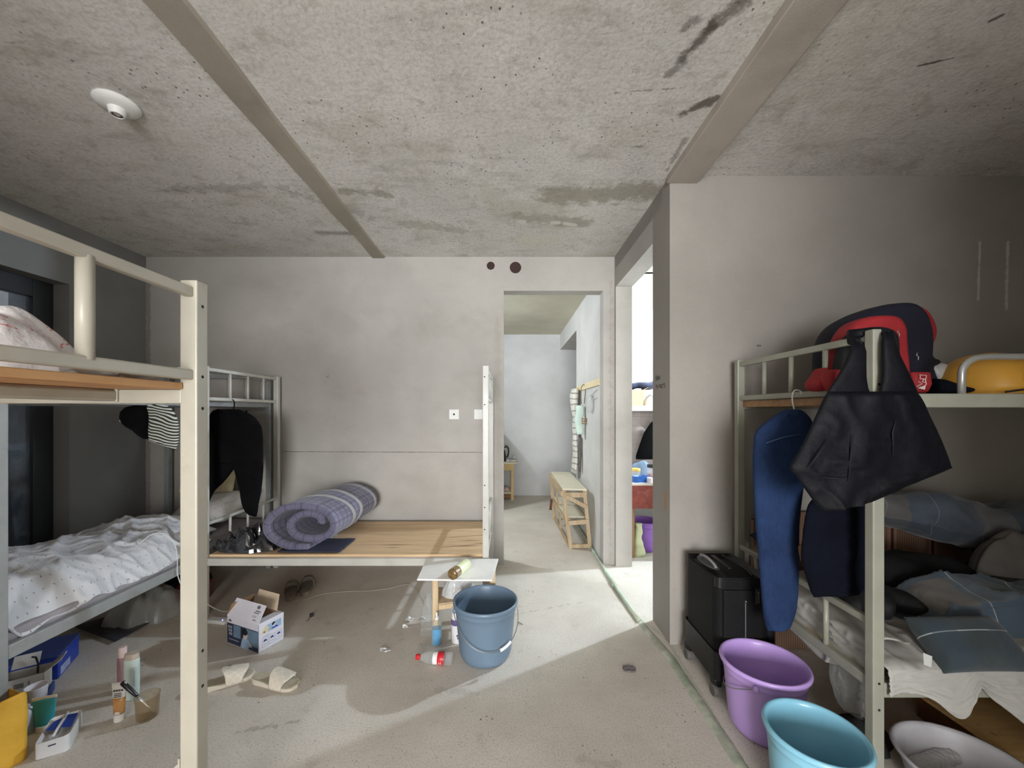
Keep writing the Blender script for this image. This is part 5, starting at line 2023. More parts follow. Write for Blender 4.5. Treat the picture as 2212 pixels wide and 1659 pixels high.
def ell(cx, cy, rx, ry, n=16, a0=0.0, a1=2*PI):
    return [(cx+rx*math.cos(a0+(a1-a0)*i/n), cy+ry*math.sin(a0+(a1-a0)*i/n)) for i in range(n if a1-a0 > 6 else n+1)]


o_, ux_, uy_ = (-L_/2, -W_/2, 0), (1, 0, 0), (0, 0, 1)
M_NB = mat('navy_print', (44, 52, 74), 0.5, 0, var=0.2, vscale=12)
M_GB = mat('greyblue_print', (104, 128, 150), 0.5, 0, var=0.15, vscale=14)
M_SK = mat('skin_print', (196, 176, 160), 0.6)
M_HR = mat('hair_print', (28, 26, 30), 0.6)
M_SB = mat('paleblue_print', (150, 174, 200), 0.55, 0, var=0.12, vscale=20)
M_BL = mat('blue_print', (66, 98, 176), 0.55)
M_CR = mat('cream_print', (206, 198, 162), 0.6)
M_WT = mat('white_print', (212, 214, 220), 0.6)
decal(ca, o_, ux_, uy_, rect(0.002, 0.004, 0.281, 0.126), M_NB)
decal(ca, o_, ux_, uy_, rect(0.06, 0.05, 0.125, 0.122), M_GB, 0.0009)
decal(ca, o_, ux_, uy_, rect(0.175, 0.03, 0.279, 0.122), M_GB, 0.0009)
decal(ca, o_, ux_, uy_, [(0.125, 0.004), (0.235, 0.004), (0.225, 0.03), (0.20, 0.055), (0.178, 0.066), (0.145, 0.062), (0.135, 0.04)], M_SB, 0.0013)
decal(ca, o_, ux_, uy_, ell(0.168, 0.083, 0.020, 0.025), M_SK, 0.0017)
decal(ca, o_, ux_, uy_, ell(0.163, 0.100, 0.026, 0.020, 14, 0.0, 6.6), M_HR, 0.0021)
decal(ca, o_, ux_, uy_, [(0.140, 0.066), (0.150, 0.066), (0.152, 0.104), (0.140, 0.104)], M_HR, 0.0021)
decal(ca, o_, ux_, uy_, ell(0.21, 0.036, 0.014, 0.007), M_SK, 0.0019)
for i, (x0, y0, w_) in enumerate(((0.012, 0.098, 0.040), (0.016, 0.078, 0.034), (0.020, 0.058, 0.032))):
    n_ = 3 if i < 2 else 2
    for j in range(n_):
        q = x0+j*w_/n_
        e_ = w_/n_-0.003
        for rr in (rect(q, y0, q+e_, y0+0.0022), rect(q, y0+0.009, q+e_, y0+0.0112), rect(q+e_*0.4, y0-0.001, q+e_*0.55, y0+0.013)):
            decal(ca, o_, ux_, uy_, rr, M_WT, 0.0013, 'print_character')
decal(ca, o_, ux_, uy_, rect(0.02, 0.03, 0.11, 0.032), M_WT, 0.0013)
decal(ca, o_, ux_, uy_, rect(0.20, 0.008, 0.275, 0.020), M_NB, 0.0019)
decal(ca, o_, ux_, uy_, ell(0.028, 0.142, 0.014, 0.008), mat('grey_print', (104, 104, 108), 0.6))
# right face
o2, ux2 = (L_/2, -W_/2, 0), (0, 1, 0)
decal(ca, o2, ux2, uy_, rect(0.052, 0.100, 0.142, 0.142), M_SB)
decal(ca, o2, ux2, uy_, ell(0.095, 0.125, 0.010, 0.013), M_WT, 0.0012)
decal(ca, o2, ux2, uy_, ell(0.093, 0.131, 0.011, 0.010, 10, 0.3, 4.2), M_HR, 0.0016)
decal(ca, o2, ux2, uy_, [(0.078, 0.102), (0.125, 0.102), (0.11, 0.116), (0.088, 0.117)], M_BL, 0.0012)
decal(ca, o2, ux2, uy_, [(0.012, 0.104), (0.055, 0.100), (0.066, 0.122), (0.045, 0.142), (0.026, 0.124)], M_CR, 0.0014)
decal(ca, o2, ux2, uy_, ell(0.034, 0.108, 0.007, 0.005), mat('olive_print', (120, 110, 70), 0.6), 0.0018)
for i in range(3):
    q = 0.022+i*0.043
    fr_ = [rect(q, 0.022, q+0.036, 0.0228), rect(q, 0.073, q+0.036, 0.0738), rect(q, 0.022, q+0.0008, 0.0738), rect(q+0.0352, 0.022, q+0.036, 0.0738)]
    for r_ in fr_:
        decal(ca, o2, ux2, uy_, r_, M_GB, 0.0008, 'print_frame')
    decal(ca, o2, ux2, uy_, ell(q+0.018, 0.052, 0.011, 0.012, 10, 0, PI), mat('deepblue_print', (52, 54, 120), 0.55), 0.0010, 'print_icon')
    decal(ca, o2, ux2, uy_, rect(q+0.008, 0.036, q+0.028, 0.038), M_GB, 0.0009, 'print_line')
decal(ca, o2, ux2, uy_, rect(0.022, 0.080, 0.07, 0.082), M_GB, 0.0008, 'print_line')
# print on the raised front flap
o3 = Vector((-L_/2, -W_/2, Hc))
uy3 = Vector((0, 0.055, 0.085)).normalized()
M_GP = mat('grey_print', (104, 104, 108), 0.6)
decal(f1, o3+Vector((0, -0.0026, 0.0012)), ux_, uy3, ell(0.225, 0.084, 0.014, 0.010), M_GP)
for y0, x0, x1, hh in ((0.060, 0.212, 0.258, 0.007), (0.050, 0.206, 0.250, 0.006), (0.036, 0.205, 0.252, 0.002), (0.030, 0.205, 0.252, 0.002), (0.014, 0.222, 0.248, 0.005)):
    n_ = 6 if hh > 0.004 else 1
    for j in range(n_):
        decal(f1, o3+Vector((0, -0.0026, 0.0012)), ux_, uy3, rect(x0+(x1-x0)*j/n_, y0, x0+(x1-x0)*(j+0.75)/n_, y0+hh), M_GP, nm='print_character')

# ------------------------------------------------------------------ slippers


def slide(name, label, cat, loc, rz, m_sole, m_strap, m_in, group=None, hgt=0.070):
    root = thing(name, label, cat, loc, rz, group, local=True)
    Ls = 0.275

    def hw(t_):
        return (0.036*math.sin(PI*min(1, t_/0.16)*0.5)**0.6 if t_ < 0.16 else 0.036+0.012*sstep(0.2, 0.72, t_))*(1 if t_ < 0.80 else max(0, 1-((t_-0.80)/0.20)**2.2)**0.5)
    N = 28
    top = [(-Ls/2+Ls*i/N, hw(i/N)) for i in range(N+1)]
    outl = [(x, y) for x, y in top]+[(x, -y) for x, y in reversed(top[1:-1])]
    k_ = MB()
    a = [k_.v((x*0.985, y*0.94, 0)) for x, y in outl]
    b_ = [k_.v((x, y, 0.018+0.012*sstep(0.05, -0.12, x))) for x, y in outl]
    n_ = len(outl)
    for i in range(n_):
        j = (i+1) % n_
        k_.f([a[i], a[j], b_[j], b_[i]])
    k_.f(list(reversed(a)))
    k_.f(b_)
    part('sole', k_, m_sole, root, bevel=0.003)
    k_ = MB()
    outi = [(x*0.93, y*0.86) for x, y in outl]
    k_.prism(outi, lambda x, y: (x, y, 0.0185+0.012*sstep(0.05, -0.12, x)), lambda x, y: (x, y, 0.0200+0.012*sstep(0.05, -0.12, x)))
    part('insole', k_, m_in, root)
    k_ = MB()

    def strap(u, v):
        a_ = PI*u
        x0 = -0.012+0.020*abs(math.cos(a_))
        x1 = 0.108-0.030*abs(math.cos(a_))**2
        x = x0+(x1-x0)*v
        t_ = (x+Ls/2)/Ls
        w_ = hw(t_)+0.002
        hh = hgt*(1-0.30*v)
        return Vector((x, w_*math.copysign(abs(math.cos(a_))**0.7, math.cos(a_)), 0.008+hh*math.sin(a_)**0.75))
    k_.sheet(strap, 36, 14, 1, 1)
    part('strap', k_, m_strap, root, smooth=True, solid=0.006)
    return root


def m_quilted(name, base, line):
    t_ = NT(name)
    u, v = uvsep(t_)
    d1 = uvlines(t_, t_.math('ADD', t_.math('MULTIPLY', u, 5.0), t_.math('MULTIPLY', v, 2.2)), 1.0, 0.045)
    d2 = uvlines(t_, t_.math('SUBTRACT', t_.math('MULTIPLY', u, 5.0), t_.math('MULTIPLY', v, 2.2)), 1.0, 0.045)
    ln = t_.math('MAXIMUM', d1, d2)
    t_.l(t_.mix(t_.math('MULTIPLY', ln, 0.7), lin(base), lin(line)), t_.b.inputs['Base Color'])
    t_.b.inputs['Roughness'].default_value = 0.55
    return t_.m


M_SL = mat('beige_eva', (214, 204, 188), 0.6, 0, var=0.06, dirt=(150, 134, 110), dirt_amt=0.3)
M_SLQ = m_quilted('beige_quilted', (216, 206, 190), (238, 232, 220))
M_SLI = mat('dusty_insole', (184, 176, 154), 0.8, 0, var=0.12, vscale=20)
s1 = slide('slide_sandal', 'left of the two beige quilted slide sandals, half behind the beige bed post', 'sandal', (-1.465, 2.025, 0), math.radians(36), M_SL, M_SLQ, M_SLI, 'beige slide sandals')
k = MB()
k.lathe([(0.003, -0.001), (0.0075, -0.001), (0.0075, 0.001), (0.003, 0.001)], 16, (0.028, 0.020, 0.0755), Matrix.Rotation(-0.25, 3, 'X'))
part('round_badge', k, mat('grey_print', (104, 104, 108), 0.6), s1)
s2 = slide('slide_sandal', 'right of the two beige quilted slide sandals, toe pointing to the bucket', 'sandal', (-1.20, 2.025, 0), math.radians(-13), M_SL, M_SLQ, M_SLI, 'beige slide sandals')
M_DS = mat('dark_rubber', (150, 142, 128), 0.8, 0, var=0.15, dirt=(116, 106, 92), dirt_amt=0.6, dirt_scale=12)
M_DST = mat('black_strap_rubber', (122, 116, 106), 0.7, 0, var=0.15)
slide('slide_sandal', 'nearer left one of the dark slippers under the back bed', 'slipper', (-1.665, 3.02, 0), math.radians(114), M_DS, M_DST, M_DS, 'dark slippers under the back bed', 0.088)
slide('slide_sandal', 'farther right one of the dark slippers under the back bed', 'slipper', (-1.590, 3.11, 0), math.radians(110), M_DS, M_DST, M_DS, 'dark slippers under the back bed', 0.088)

# ------------------------------------------------------------------ bits on the floor
ad = thing('charger_adapter', 'flat white charger with a tiny lit blue indicator beside the printed carton', 'charger', FL(462, 1350), math.radians(-8), local=True)
k = MB()
k.obox((0, 0.03, 0.012), (0.14, 0.05, 0.024))
part('case', k, M_WPL, ad, bevel=0.005)
k = MB()
k.ball((0.045, 0.02, 0.0245), 0.0035, 10, 8)
t = NT('blue_indicator')
t.b.inputs['Emission Color'].default_value = (0.2, 0.2, 1, 1)
t.b.inputs['Emission Strength'].default_value = 6.0
part('indicator_light', k, t.m, ad, smooth=True)
k = MB()
pts = [FL(x, y, 0.003) for x, y in ((590, 1310), (640, 1301), (690, 1285), (720, 1280), (760, 1277), (800, 1276), (840, 1271), (890, 1265), (920, 1256))]
pts[-1] = Vector((-0.53, 2.72, 0.006))
k.tube(smooth_pts(pts), 0.0016, 6)
solo('thread', k, mat('white_thread', (190, 182, 170), 0.8), 'long thin pale string trailing across the floor toward the small white table', 'string', smooth=True)
pg = thing('plug', 'small black plug with a stub of wire on the floor between carton and table', 'plug', FL(673, 1333), math.radians(25), local=True)
k = MB()
k.obox((0, 0.01, 0.011), (0.026, 0.018, 0.020))
part('plug_body', k, mat('black_rubber', (34, 32, 34), 0.6), pg, bevel=0.003)
k = MB()
k.tube([(-0.002, 0, 0.004), (-0.016, -0.028, 0.003), (-0.026, -0.050, 0.003)], 0.0018, 6)
part('wire_stub', k, mat('black_rubber', (34, 32, 34), 0.6), pg)


def scrap(px, py, r, m, name, label, cat, seed, hgt=0.012, group=None):
    c = FL(px, py)
    k_ = MB()

    def fn(u, v):
        a = 2*PI*u
        rr = r*v*(1+0.5*noise.noise(Vector((math.cos(a)*1.8+seed, math.sin(a)*1.8, seed))))
        x, y = rr*math.cos(a)*1.4, rr*math.sin(a)
        return c+Vector((x, y, 0.003+hgt*(0.5+noise.noise(Vector((x*60+seed, y*60, 0))))*v))
    k_.sheet(fn, 14, 5, 1, 1, closed_u=True)
    return solo(name, k_, m, label, cat, solid=0.0012, group=group)


M_SCR = mat('white_scrap', (222, 222, 220), 0.5)
scrap(885, 1341, 0.020, M_SCR, 'plastic_scrap', 'largest white plastic scrap on the floor left of the blue liquid bottle', 'scrap', 1.0, 0.02)
scrap(918, 1336, 0.016, M_SCR, 'plastic_scrap', 'white plastic scrap closest to the left front leg of the small table', 'scrap', 4.0, 0.016)
scrap(876, 1356, 0.014, M_SCR, 'plastic_scrap', 'white plastic scrap nearest the camera left of the blue liquid bottle', 'scrap', 7.0, 0.014)
scrap(833, 1407, 0.022, M_SCR, 'plastic_scrap', 'pale scrap on the floor left of the red-capped bottle', 'scrap', 9.0, 0.012)
scrap(1358, 1446, 0.028, mat('grey_scrap', (116, 110, 112), 0.9), 'paper_scrap', 'torn grey paper scrap on the open floor right of the slate blue bucket', 'scrap', 12.0, 0.006)
k = MB()
k.tube([FL(1120, 1344, 0.004), FL(1125, 1347, 0.006), FL(1129, 1349, 0.004)], 0.0022, 6)
solo('twig', k, mat('dark_twig', (86, 76, 66), 0.9), 'short dark twig on the floor right of the slate blue bucket', 'twig')

# ------------------------------------------------------------------ things on the floor at the lower left
yb = thing('paper_bag', 'yellow paper bag standing on the floor at the left picture edge', 'paper bag', (-2.125, 1.60, 0))
t = NT('yellow_bag_paper')
t.l(t.mix(t.ramp(t.noise(t.tc(), 5, 4), 0.3, 0.7), lin((206, 154, 44)), lin((226, 176, 60))), t.b.inputs['Base Color'])
t.b.inputs['Roughness'].default_value = 0.65
t.bump(t.noise(t.tc(), 9, 4), 0.5, 0.02)
k = MB()
def ybag(u, v):
    a = 2*PI*u
    ca_, sa_ = math.cos(a), math.sin(a)
    ex = 2/5.0
    pu = math.copysign(abs(ca_)**ex, ca_)*0.14
    pv = math.copysign(abs(sa_)**ex, sa_)*0.055
    z = 0.235*v
    x, y = pu*0.92+pv*0.39, -pu*0.39+pv*0.92
    top = 0.012*math.sin(a*2+1)+0.032*math.cos(a) if v > 0.9 else 0
    q = Vector((-2.085+x, 1.60+y, z+top*v))
    q.x += 0.010*noise.noise(Vector((x*9, z*9, 1)))*v
    q.y += 0.010*noise.noise(Vector((y*9, z*9, 3)))*v
    return q
k.sheet(ybag, 64, 20, 1, 1, closed_u=True)
part('bag_body', k, t.m, yb, smooth=True, solid=0.002)
for i, (z, w0, w1) in enumerate(((0.090, 0.02, 0.11), (0.078, 0.03, 0.12), (0.066, 0.02, 0.09), (0.050, 0.045, 0.085))):
    k = MB()
    pts = []
    for j in range(8):
        q = w0+(w1-w0)*j/7
        pts.append(Vector((-2.085, 1.60, 0))+Vector((0.92*(q)-0.39*0.0565, -0.39*q-0.92*0.0565, z+0.002*math.sin(j*2))))
    k.tube(pts, 0.0016, 5)
    part('print_line', k, mat('brown_print', (120, 84, 30), 0.7), yb)

wp = thing('wet_wipes', 'white and blue pack of wipes lying on the floor at the lower left', 'wipes pack', (-1.905, 1.672, 0), math.radians(124), local=True)
k = rbox(MB(), (0, 0, 0.033), (0.17, 0.098, 0.064), 0.016, 4)
for v_ in k.bm.verts:
    v_.co += Vector((0, 0, 0.004*noise.noise(v_.co*30)))
part('pack', k, mat('white_pack', (212, 212, 212), 0.4, var=0.04), wp, auto=0.8)
for poly, nm in (([(-0.03, -0.040), (0.065, -0.040), (0.075, -0.006), (-0.01, -0.006)], 0), ([(-0.02, 0.006), (0.065, 0.006), (0.05, 0.030), (0.0, 0.040)], 1)):
    decal(wp, (-0.005, 0, 0.0668), (1, 0, 0), (0, 1, 0), poly, mat('royal_blue_print', (42, 70, 160), 0.4), 0.001)
k = MB()
k.tube([(-0.06, 0.004, 0.063), (0.0, 0.003, 0.067), (0.092, 0.001, 0.066)], 0.005, 8)
part('seam_fin', k, mat('white_pack', (212, 212, 212), 0.4), wp, smooth=True)
k = MB()
k.obox((-0.0855, 0.0, 0.045), (0.001, 0.022, 0.005))
part('print', k, M_NB, wp)

tt = thing('tube', 'teal squeeze tube standing on its white cap behind the wipes', 'tube', (-2.045, 1.735, 0), math.radians(22), local=True)
k = MB()
k.loft([((0, 0, 0.026+0.11*i/8), 0.030+0.010*(i/8), 0.020*(1-i/8)+0.0015) for i in range(9)], 28, 2.1)
part('tube_body', k, mat('teal_plastic', (38, 148, 164), 0.35, coat=0.4), tt, smooth=True)
k = MB()
k.box(-0.041, 0.041, -0.0016, 0.0016, 0.134, 0.146)
part('crimp', k, mat('white_plastic', (222, 222, 218), 0.45), tt)
k = MB()
k.lathe([(0, 0), (0.023, 0), (0.025, 0.003), (0.025, 0.027), (0, 0.028)], 24)
part('cap', k, mat('white_plastic', (222, 222, 218), 0.45), tt, auto=0.6)
cu = thing('cup', 'tall white cup standing behind the yellow paper bag', 'cup', (-2.16, 1.80, 0), local=True)
k = MB()
k.lathe([(0, 0.001), (0.026, 0.001), (0.028, 0), (0.037, 0.145), (0.0385, 0.148), (0.036, 0.147), (0.026, 0.006), (0, 0.006)], 30)
part('cup_body', k, mat('white_cup', (216, 212, 218), 0.4), cu, smooth=True)
bo = solo('bottle', MB().lathe([(0, 0), (0.026, 0), (0.029, 0.004), (0.030, 0.085), (0.026, 0.10), (0.014, 0.108), (0.014, 0.120), (0, 0.121)], 26), mat('pale_blue_bottle', (176, 190, 206), 0.35), 'pale bottle with rounded shoulders between yellow bag and teal tube', 'bottle', loc=(-2.105, 1.715, 0), smooth=True)
# tubes and bottles near the beige post
lot = thing('lotion_bottle', 'tall pale mint lotion bottle on the floor left of the beige bed post', 'bottle', (-1.842, 1.925, 0), local=True)
k = MB()
k.loft([((0, 0, z), a, b_) for z, a, b_ in ((0, 0.026, 0.020), (0.006, 0.030, 0.023), (0.06, 0.032, 0.024), (0.13, 0.033, 0.024), (0.19, 0.033, 0.023), (0.196, 0.032, 0.022))], 30, 2.2)
part('bottle_body', k, mat('mint_plastic', (196, 210, 204), 0.4, var=0.04), lot, smooth=True)
k = MB()
k.loft([((0, 0, z), a, b_) for z, a, b_ in ((0.1965, 0.032, 0.022), (0.216, 0.031, 0.021), (0.221, 0.028, 0.018))], 30, 2.2)
part('cap', k, mat('tan_cap', (186, 172, 156), 0.5), lot, auto=0.7)
for i in range(5):
    k = MB()
    k.box(0.0255, 0.0265, -0.016, -0.0145, 0.07+0.016*i, 0.080+0.016*i)
    part('label_mark', k, mat('teal_print', (70, 130, 128), 0.6), lot)
pk = thing('bottle', 'slim pink and rose bottle standing behind the mint lotion bottle', 'bottle', (-1.935, 1.975, 0), local=True)
k = MB()
k.lathe([(0, 0), (0.019, 0), (0.021, 0.004), (0.021, 0.165), (0.018, 0.172)], 24)
part('bottle_body', k, mat('rose_plastic', (150, 112, 116), 0.4, var=0.15, vscale=10), pk, smooth=True)
k = MB()
k.lathe([(0.0, 0.172), (0.0165, 0.172), (0.0165, 0.218), (0.014, 0.222), (0, 0.222)], 20)
part('cap', k, mat('pink_cap', (206, 184, 180), 0.45), pk, auto=0.6)
tu = thing('tube', 'white and amber squeeze tube standing on its cap beside the glass', 'tube', (-1.770, 1.790, 0), math.radians(12), local=True)
k = MB()
k.loft([((0, 0, 0.030+0.14*i/8), 0.019+0.011*(i/8), 0.017*(1-i/8)+0.0015) for i in range(9)], 26, 2.1)
part('tube_body', k, mat('clear_white_tube', (206, 200, 192), 0.35), tu, smooth=True)
k = MB()
k.loft([((0, 0, 0.032+0.072*i/6), 0.0196+0.0057*(i/6), 0.0180-0.0075*(i/6)) for i in range(7)], 26, 2.1)
part('amber_label', k, mat('amber_gel', (176, 128, 74), 0.3, var=0.2, vscale=30), tu, smooth=True)
k = MB()
k.lathe([(0, 0), (0.018, 0), (0.0195, 0.003), (0.0195, 0.03), (0, 0.031)], 22)
part('cap', k, mat('milky_cap', (212, 208, 200), 0.4), tu, auto=0.6)
for i in range(4):
    k = MB()
    k.box(-0.018+0.010*i, -0.011+0.010*i, -0.0085, -0.0070, 0.134, 0.141)
    part('print_character', k, mat('dark_print', (60, 66, 70), 0.6), tu)
for i, z in enumerate((0.124, 0.117, 0.110)):
    k = MB()
    k.box(-0.014, 0.014, -0.0105+0.0008*i*-1, -0.0085, z, z+0.0018)
    part('print_line', k, mat('dark_print', (60, 66, 70), 0.6), tu)
gl = thing('drinking_glass', 'brownish clear glass on the floor with a black handled brush leaning in it', 'glass', (-1.655, 1.805, 0), local=True)
k = MB()
k.lathe([(0, 0.001), (0.036, 0.001), (0.040, 0.004), (0.045, 0.100), (0.0462, 0.103), (0.044, 0.102), (0.038, 0.010), (0, 0.008)], 40)
t = NT('tinted_glass')
tr_ = t.n('ShaderNodeBsdfTransparent')
tr_.inputs[0].default_value = (0.95, 0.92, 0.86, 1)
t.b.inputs['Base Color'].default_value = lin((150, 128, 100))
t.b.inputs['Roughness'].default_value = 0.06
fr_ = t.n('ShaderNodeLayerWeight')
mx_ = t.n('ShaderNodeMixShader')
t.l(t.math('ADD', t.math('MULTIPLY', t.math('POWER', fr_.outputs['Facing'], 3.0), 0.6), 0.10, clamp=True), mx_.inputs[0])
t.l(tr_.outputs[0], mx_.inputs[1])
t.l(t.b.outputs[0], mx_.inputs[2])
t.l(mx_.outputs[0], t.out.inputs[0])
part('glass_wall', k, t.m, gl, smooth=True)
rz_ = thing('brush', 'black handled brush leaning out of the brownish glass', 'brush', (-1.655, 1.805, 0.01), local=True)
k = MB()
d0, d1 = Vector((0.026, 0.005, 0.010)), Vector((-0.108, -0.01, 0.158))
k.tube([d0.lerp(d1, t_) for t_ in (0.52, 0.56, 0.75, 0.97, 1.0)], [0.005, 0.0075, 0.0095, 0.0105, 0.007], 14)
part('handle', k, mat('black_gloss_handle', (28, 28, 32), 0.25), rz_, smooth=True)
k = MB()
k.tube([d0.lerp(d1, t_) for t_ in (0.0, 0.2, 0.40, 0.52)], [0.003, 0.0035, 0.006, 0.006], 12)
part('neck', k, mat('silver_neck', (200, 200, 200), 0.25, 0.6), rz_, smooth=True)

# blue storage box under the left bed
bx = thing('storage_box', 'blue plastic storage box under the left wall bed', 'storage box', (-2.565, 2.083, 0), math.radians(30), local=True)
k = MB()
k.box(-0.17, 0.17, -0.122, 0.122, 0.0, 0.119)
part('box_body', k, mat('deep_blue_plastic', (36, 62, 156), 0.4, var=0.08), bx, bevel=0.006)
k = MB()
k.box(-0.172, 0.174, -0.126, 0.126, 0.119, 0.125)
part('lid', k, mat('slate_blue_lid', (66, 80, 134), 0.45, var=0.08), bx, bevel=0.002)
decal(bx, (0.1701, -0.122, 0), (0, 1, 0), (0, 0, 1), rect(0.02, 0.012, 0.13, 0.052), mat('grey_sticker', (150, 160, 190), 0.6, var=0.2, vscale=60), 0.0008, 'sticker')
# small open white carton in front of it
wc = thing('cardboard_carton', 'small open white carton in front of the blue storage box', 'carton', (-2.32, 1.895, 0), math.radians(35), local=True)
k = MB()
for q in ((-0.07, 0.07, -0.05, -0.047), (-0.07, 0.07, 0.047, 0.05), (-0.07, -0.067, -0.05, 0.05), (0.067, 0.07, -0.05, 0.05)):
    k.box(*q, 0.045, 0.145)
k.box(-0.07, 0.07, -0.05, 0.05, 0.045, 0.048)
part('carton_body', k, mat('white_carton', (196, 194, 190), 0.7, var=0.05), wc)
k = MB()
k.obox((-0.02, 0.075, 0.172), (0.09, 0.003, 0.06), Matrix.Rotation(-0.7, 3, 'X'))
part('flap', k, mat('white_carton', (196, 194, 190), 0.7), wc)
k = MB()
k.obox((0.098, 0.0, 0.165), (0.003, 0.09, 0.065), Matrix.Rotation(0.9, 3, 'Y'))
part('flap', k, mat('white_carton', (196, 194, 190), 0.7), wc)
decal(wc, (-0.07, -0.05, 0.045), (1, 0, 0), (0, 0, 1), rect(0.045, 0.055, 0.075, 0.078), mat('faded_print', (130, 126, 118), 0.7), 0.0008)
decal(wc, (-0.07, -0.05, 0.045), (1, 0, 0), (0, 0, 1), rect(0.09, 0.02, 0.094, 0.08), mat('faded_print', (130, 126, 118), 0.7), 0.0008)
k = MB()
k.tube([(0.03, 0.02, 0.12), (0.028, 0.035, 0.16), (0.015, 0.055, 0.185), (0.0, 0.06, 0.19)], 0.004, 8)
part('dark_strip', k, mat('black_rubber', (34, 32, 34), 0.6), wc)
b2 = thing('cardboard_carton', 'small blue carton under the open white carton', 'carton', (-2.32, 1.895, 0), math.radians(35), local=True)
k = MB()
k.box(-0.072, 0.078, -0.052, 0.06, 0, 0.0445)
part('carton_body', k, mat('blue_carton', (56, 76, 142), 0.6, var=0.15, vscale=20), b2, bevel=0.002)

# bags under the left bed
k = crumple(MB(), (-2.50, 2.72, 0.001), 0.22, 0.22, 0.20, 41.0, 56, 0.3, 7)
solo('plastic_bag', k, m_clear('pale_bag', (190, 190, 184), 0.55, 0.2, 0.6, 18), 'pale plastic bag stuffed under the left wall bed', 'plastic bag', smooth=True)
k = MB()
c0, c1, c2, c3 = FL(158, 1358), FL(248, 1392), FL(332, 1345), FL(285, 1320)
k.sheet(lambda u, v: (c0.lerp(c1, u)).lerp(c3.lerp(c2, u), v)+Vector((0, 0, 0.014+0.012*ridged(u*3, v*3, 1.3, 3)*math.sin(PI*u)**0.4*math.sin(PI*v)**0.4)), 40, 30)
solo('plastic_sheet', k, m_clear('dark_film', (70, 74, 86), 0.45, 0.1, 0.5, 20), 'flat dark clear plastic sheet on the floor under the left wall bed', 'plastic film', smooth=True, solid=0.001)
k = crumple(MB(), (-2.66, 3.24, 0.001), 0.20, 0.14, 0.17, 44.0, 40, 0.25, 8)
solo('cloth_bundle', k, mat('dark_cloth_bundle', (30, 28, 28), 0.95, var=0.3), 'dark cloth bundle under the left wall bed behind the pale plastic bag', 'bundle', smooth=True)
k = rbox(MB(), (0, 0, 0.055), (0.20, 0.13, 0.11), 0.035, 5)
solo('red_case', k, mat('dark_red_gloss', (128, 26, 40), 0.3, var=0.1), 'dark red glossy case beneath the far end of the left bed', 'case', loc=(-2.36, 2.96, 0), rz=0.4, auto=0.8)

# ------------------------------------------------------------------ in the hall
rk = thing('wooden_rack', 'rough narrow timber rack with pale board top standing along the hall wall', 'rack', (0.69, 4.6, 0))
M_TIM = m_wood('rough_timber', (188, 168, 138), (160, 138, 106), 2, 1.0)
M_TIMX = m_wood('rough_timber_y', (190, 170, 140), (164, 140, 108), 1, 1.0)
M_BRD = mat('pale_board', (214, 208, 186), 0.7, var=0.05, dirt=(170, 156, 126), dirt_amt=0.3)
k = MB()
k.prism([(0.555, 4.02), (0.795, 3.99), (0.80, 5.12), (0.565, 5.16)], lambda a, c: (a, c, 0.602), lambda a, c: (a, c, 0.618))
part('rack_top', k, M_BRD, rk)
for p0, p1, w_ in (((0.560, 4.02, 0.60), (0.640, 4.04, 0), 0.036), ((0.775, 4.02, 0.60), (0.838, 4.04, 0), 0.036), ((0.550, 5.12, 0.60), (0.600, 5.10, 0), 0.042), ((0.775, 5.12, 0.60), (0.80, 5.10, 0), 0.042)):
    k = MB()
    k.bar(p0, p1, w_, 0.032, (0, 1, 0))
    part('leg', k, M_TIM, rk)
k = MB()
k.bar((0.552, 4.62, 0.60), (0.622, 4.60, 0.0), 0.022, 0.022, (0, 1, 0))
part('prop', k, M_TIM, rk)
for p0, p1 in (((0.545, 3.99, 0.575), (0.545, 5.16, 0.575)), ((0.80, 4.05, 0.575), (0.80, 5.10, 0.575))):
    k = MB()
    k.bar(p0, p1, 0.022, 0.05)
    part('apron', k, M_TIMX, rk)
for p0, p1, h_ in (((0.565, 3.998, 0.555), (0.785, 3.998, 0.560), 0.05), ((0.605, 4.008, 0.27), (0.815, 4.008, 0.285), 0.045), ((0.63, 4.035, 0.025), (0.84, 4.035, 0.03), 0.04)):
    k = MB()
    k.bar(p0, p1, 0.022, h_)
    part('cross_bar', k, M_TIM, rk)
k = MB()
k.bar((0.585, 3.985, 0.545), (0.80, 3.985, 0.435), 0.018, 0.038)
part('brace', k, M_TIM, rk)
for p0, p1 in (((0.60, 4.03, 0.27), (0.58, 5.10, 0.27)), ((0.815, 4.03, 0.285), (0.79, 5.10, 0.27)), ((0.62, 4.06, 0.03), (0.60, 5.08, 0.03))):
    k = MB()
    k.bar(p0, p1, 0.020, 0.036)
    part('side_bar', k, M_TIMX, rk)
k = MB()
k.prism([(0.60, 4.10), (0.80, 4.10), (0.79, 4.62), (0.59, 4.62)], lambda a, c: (a, c, 0.300), lambda a, c: (a, c, 0.310))
k.prism([(0.59, 4.66), (0.79, 4.66), (0.785, 5.06), (0.585, 5.06)], lambda a, c: (a, c, 0.302), lambda a, c: (a, c, 0.312))
part('shelf_board', k, M_BRD, rk)
k = MB()
k.bar((0.545, 4.95, 0.30), (0.515, 4.80, 0.21), 0.03, 0.012)
part('loose_slat', k, m_wood('brown_batten', (110, 72, 48), (84, 52, 34), 0), rk)

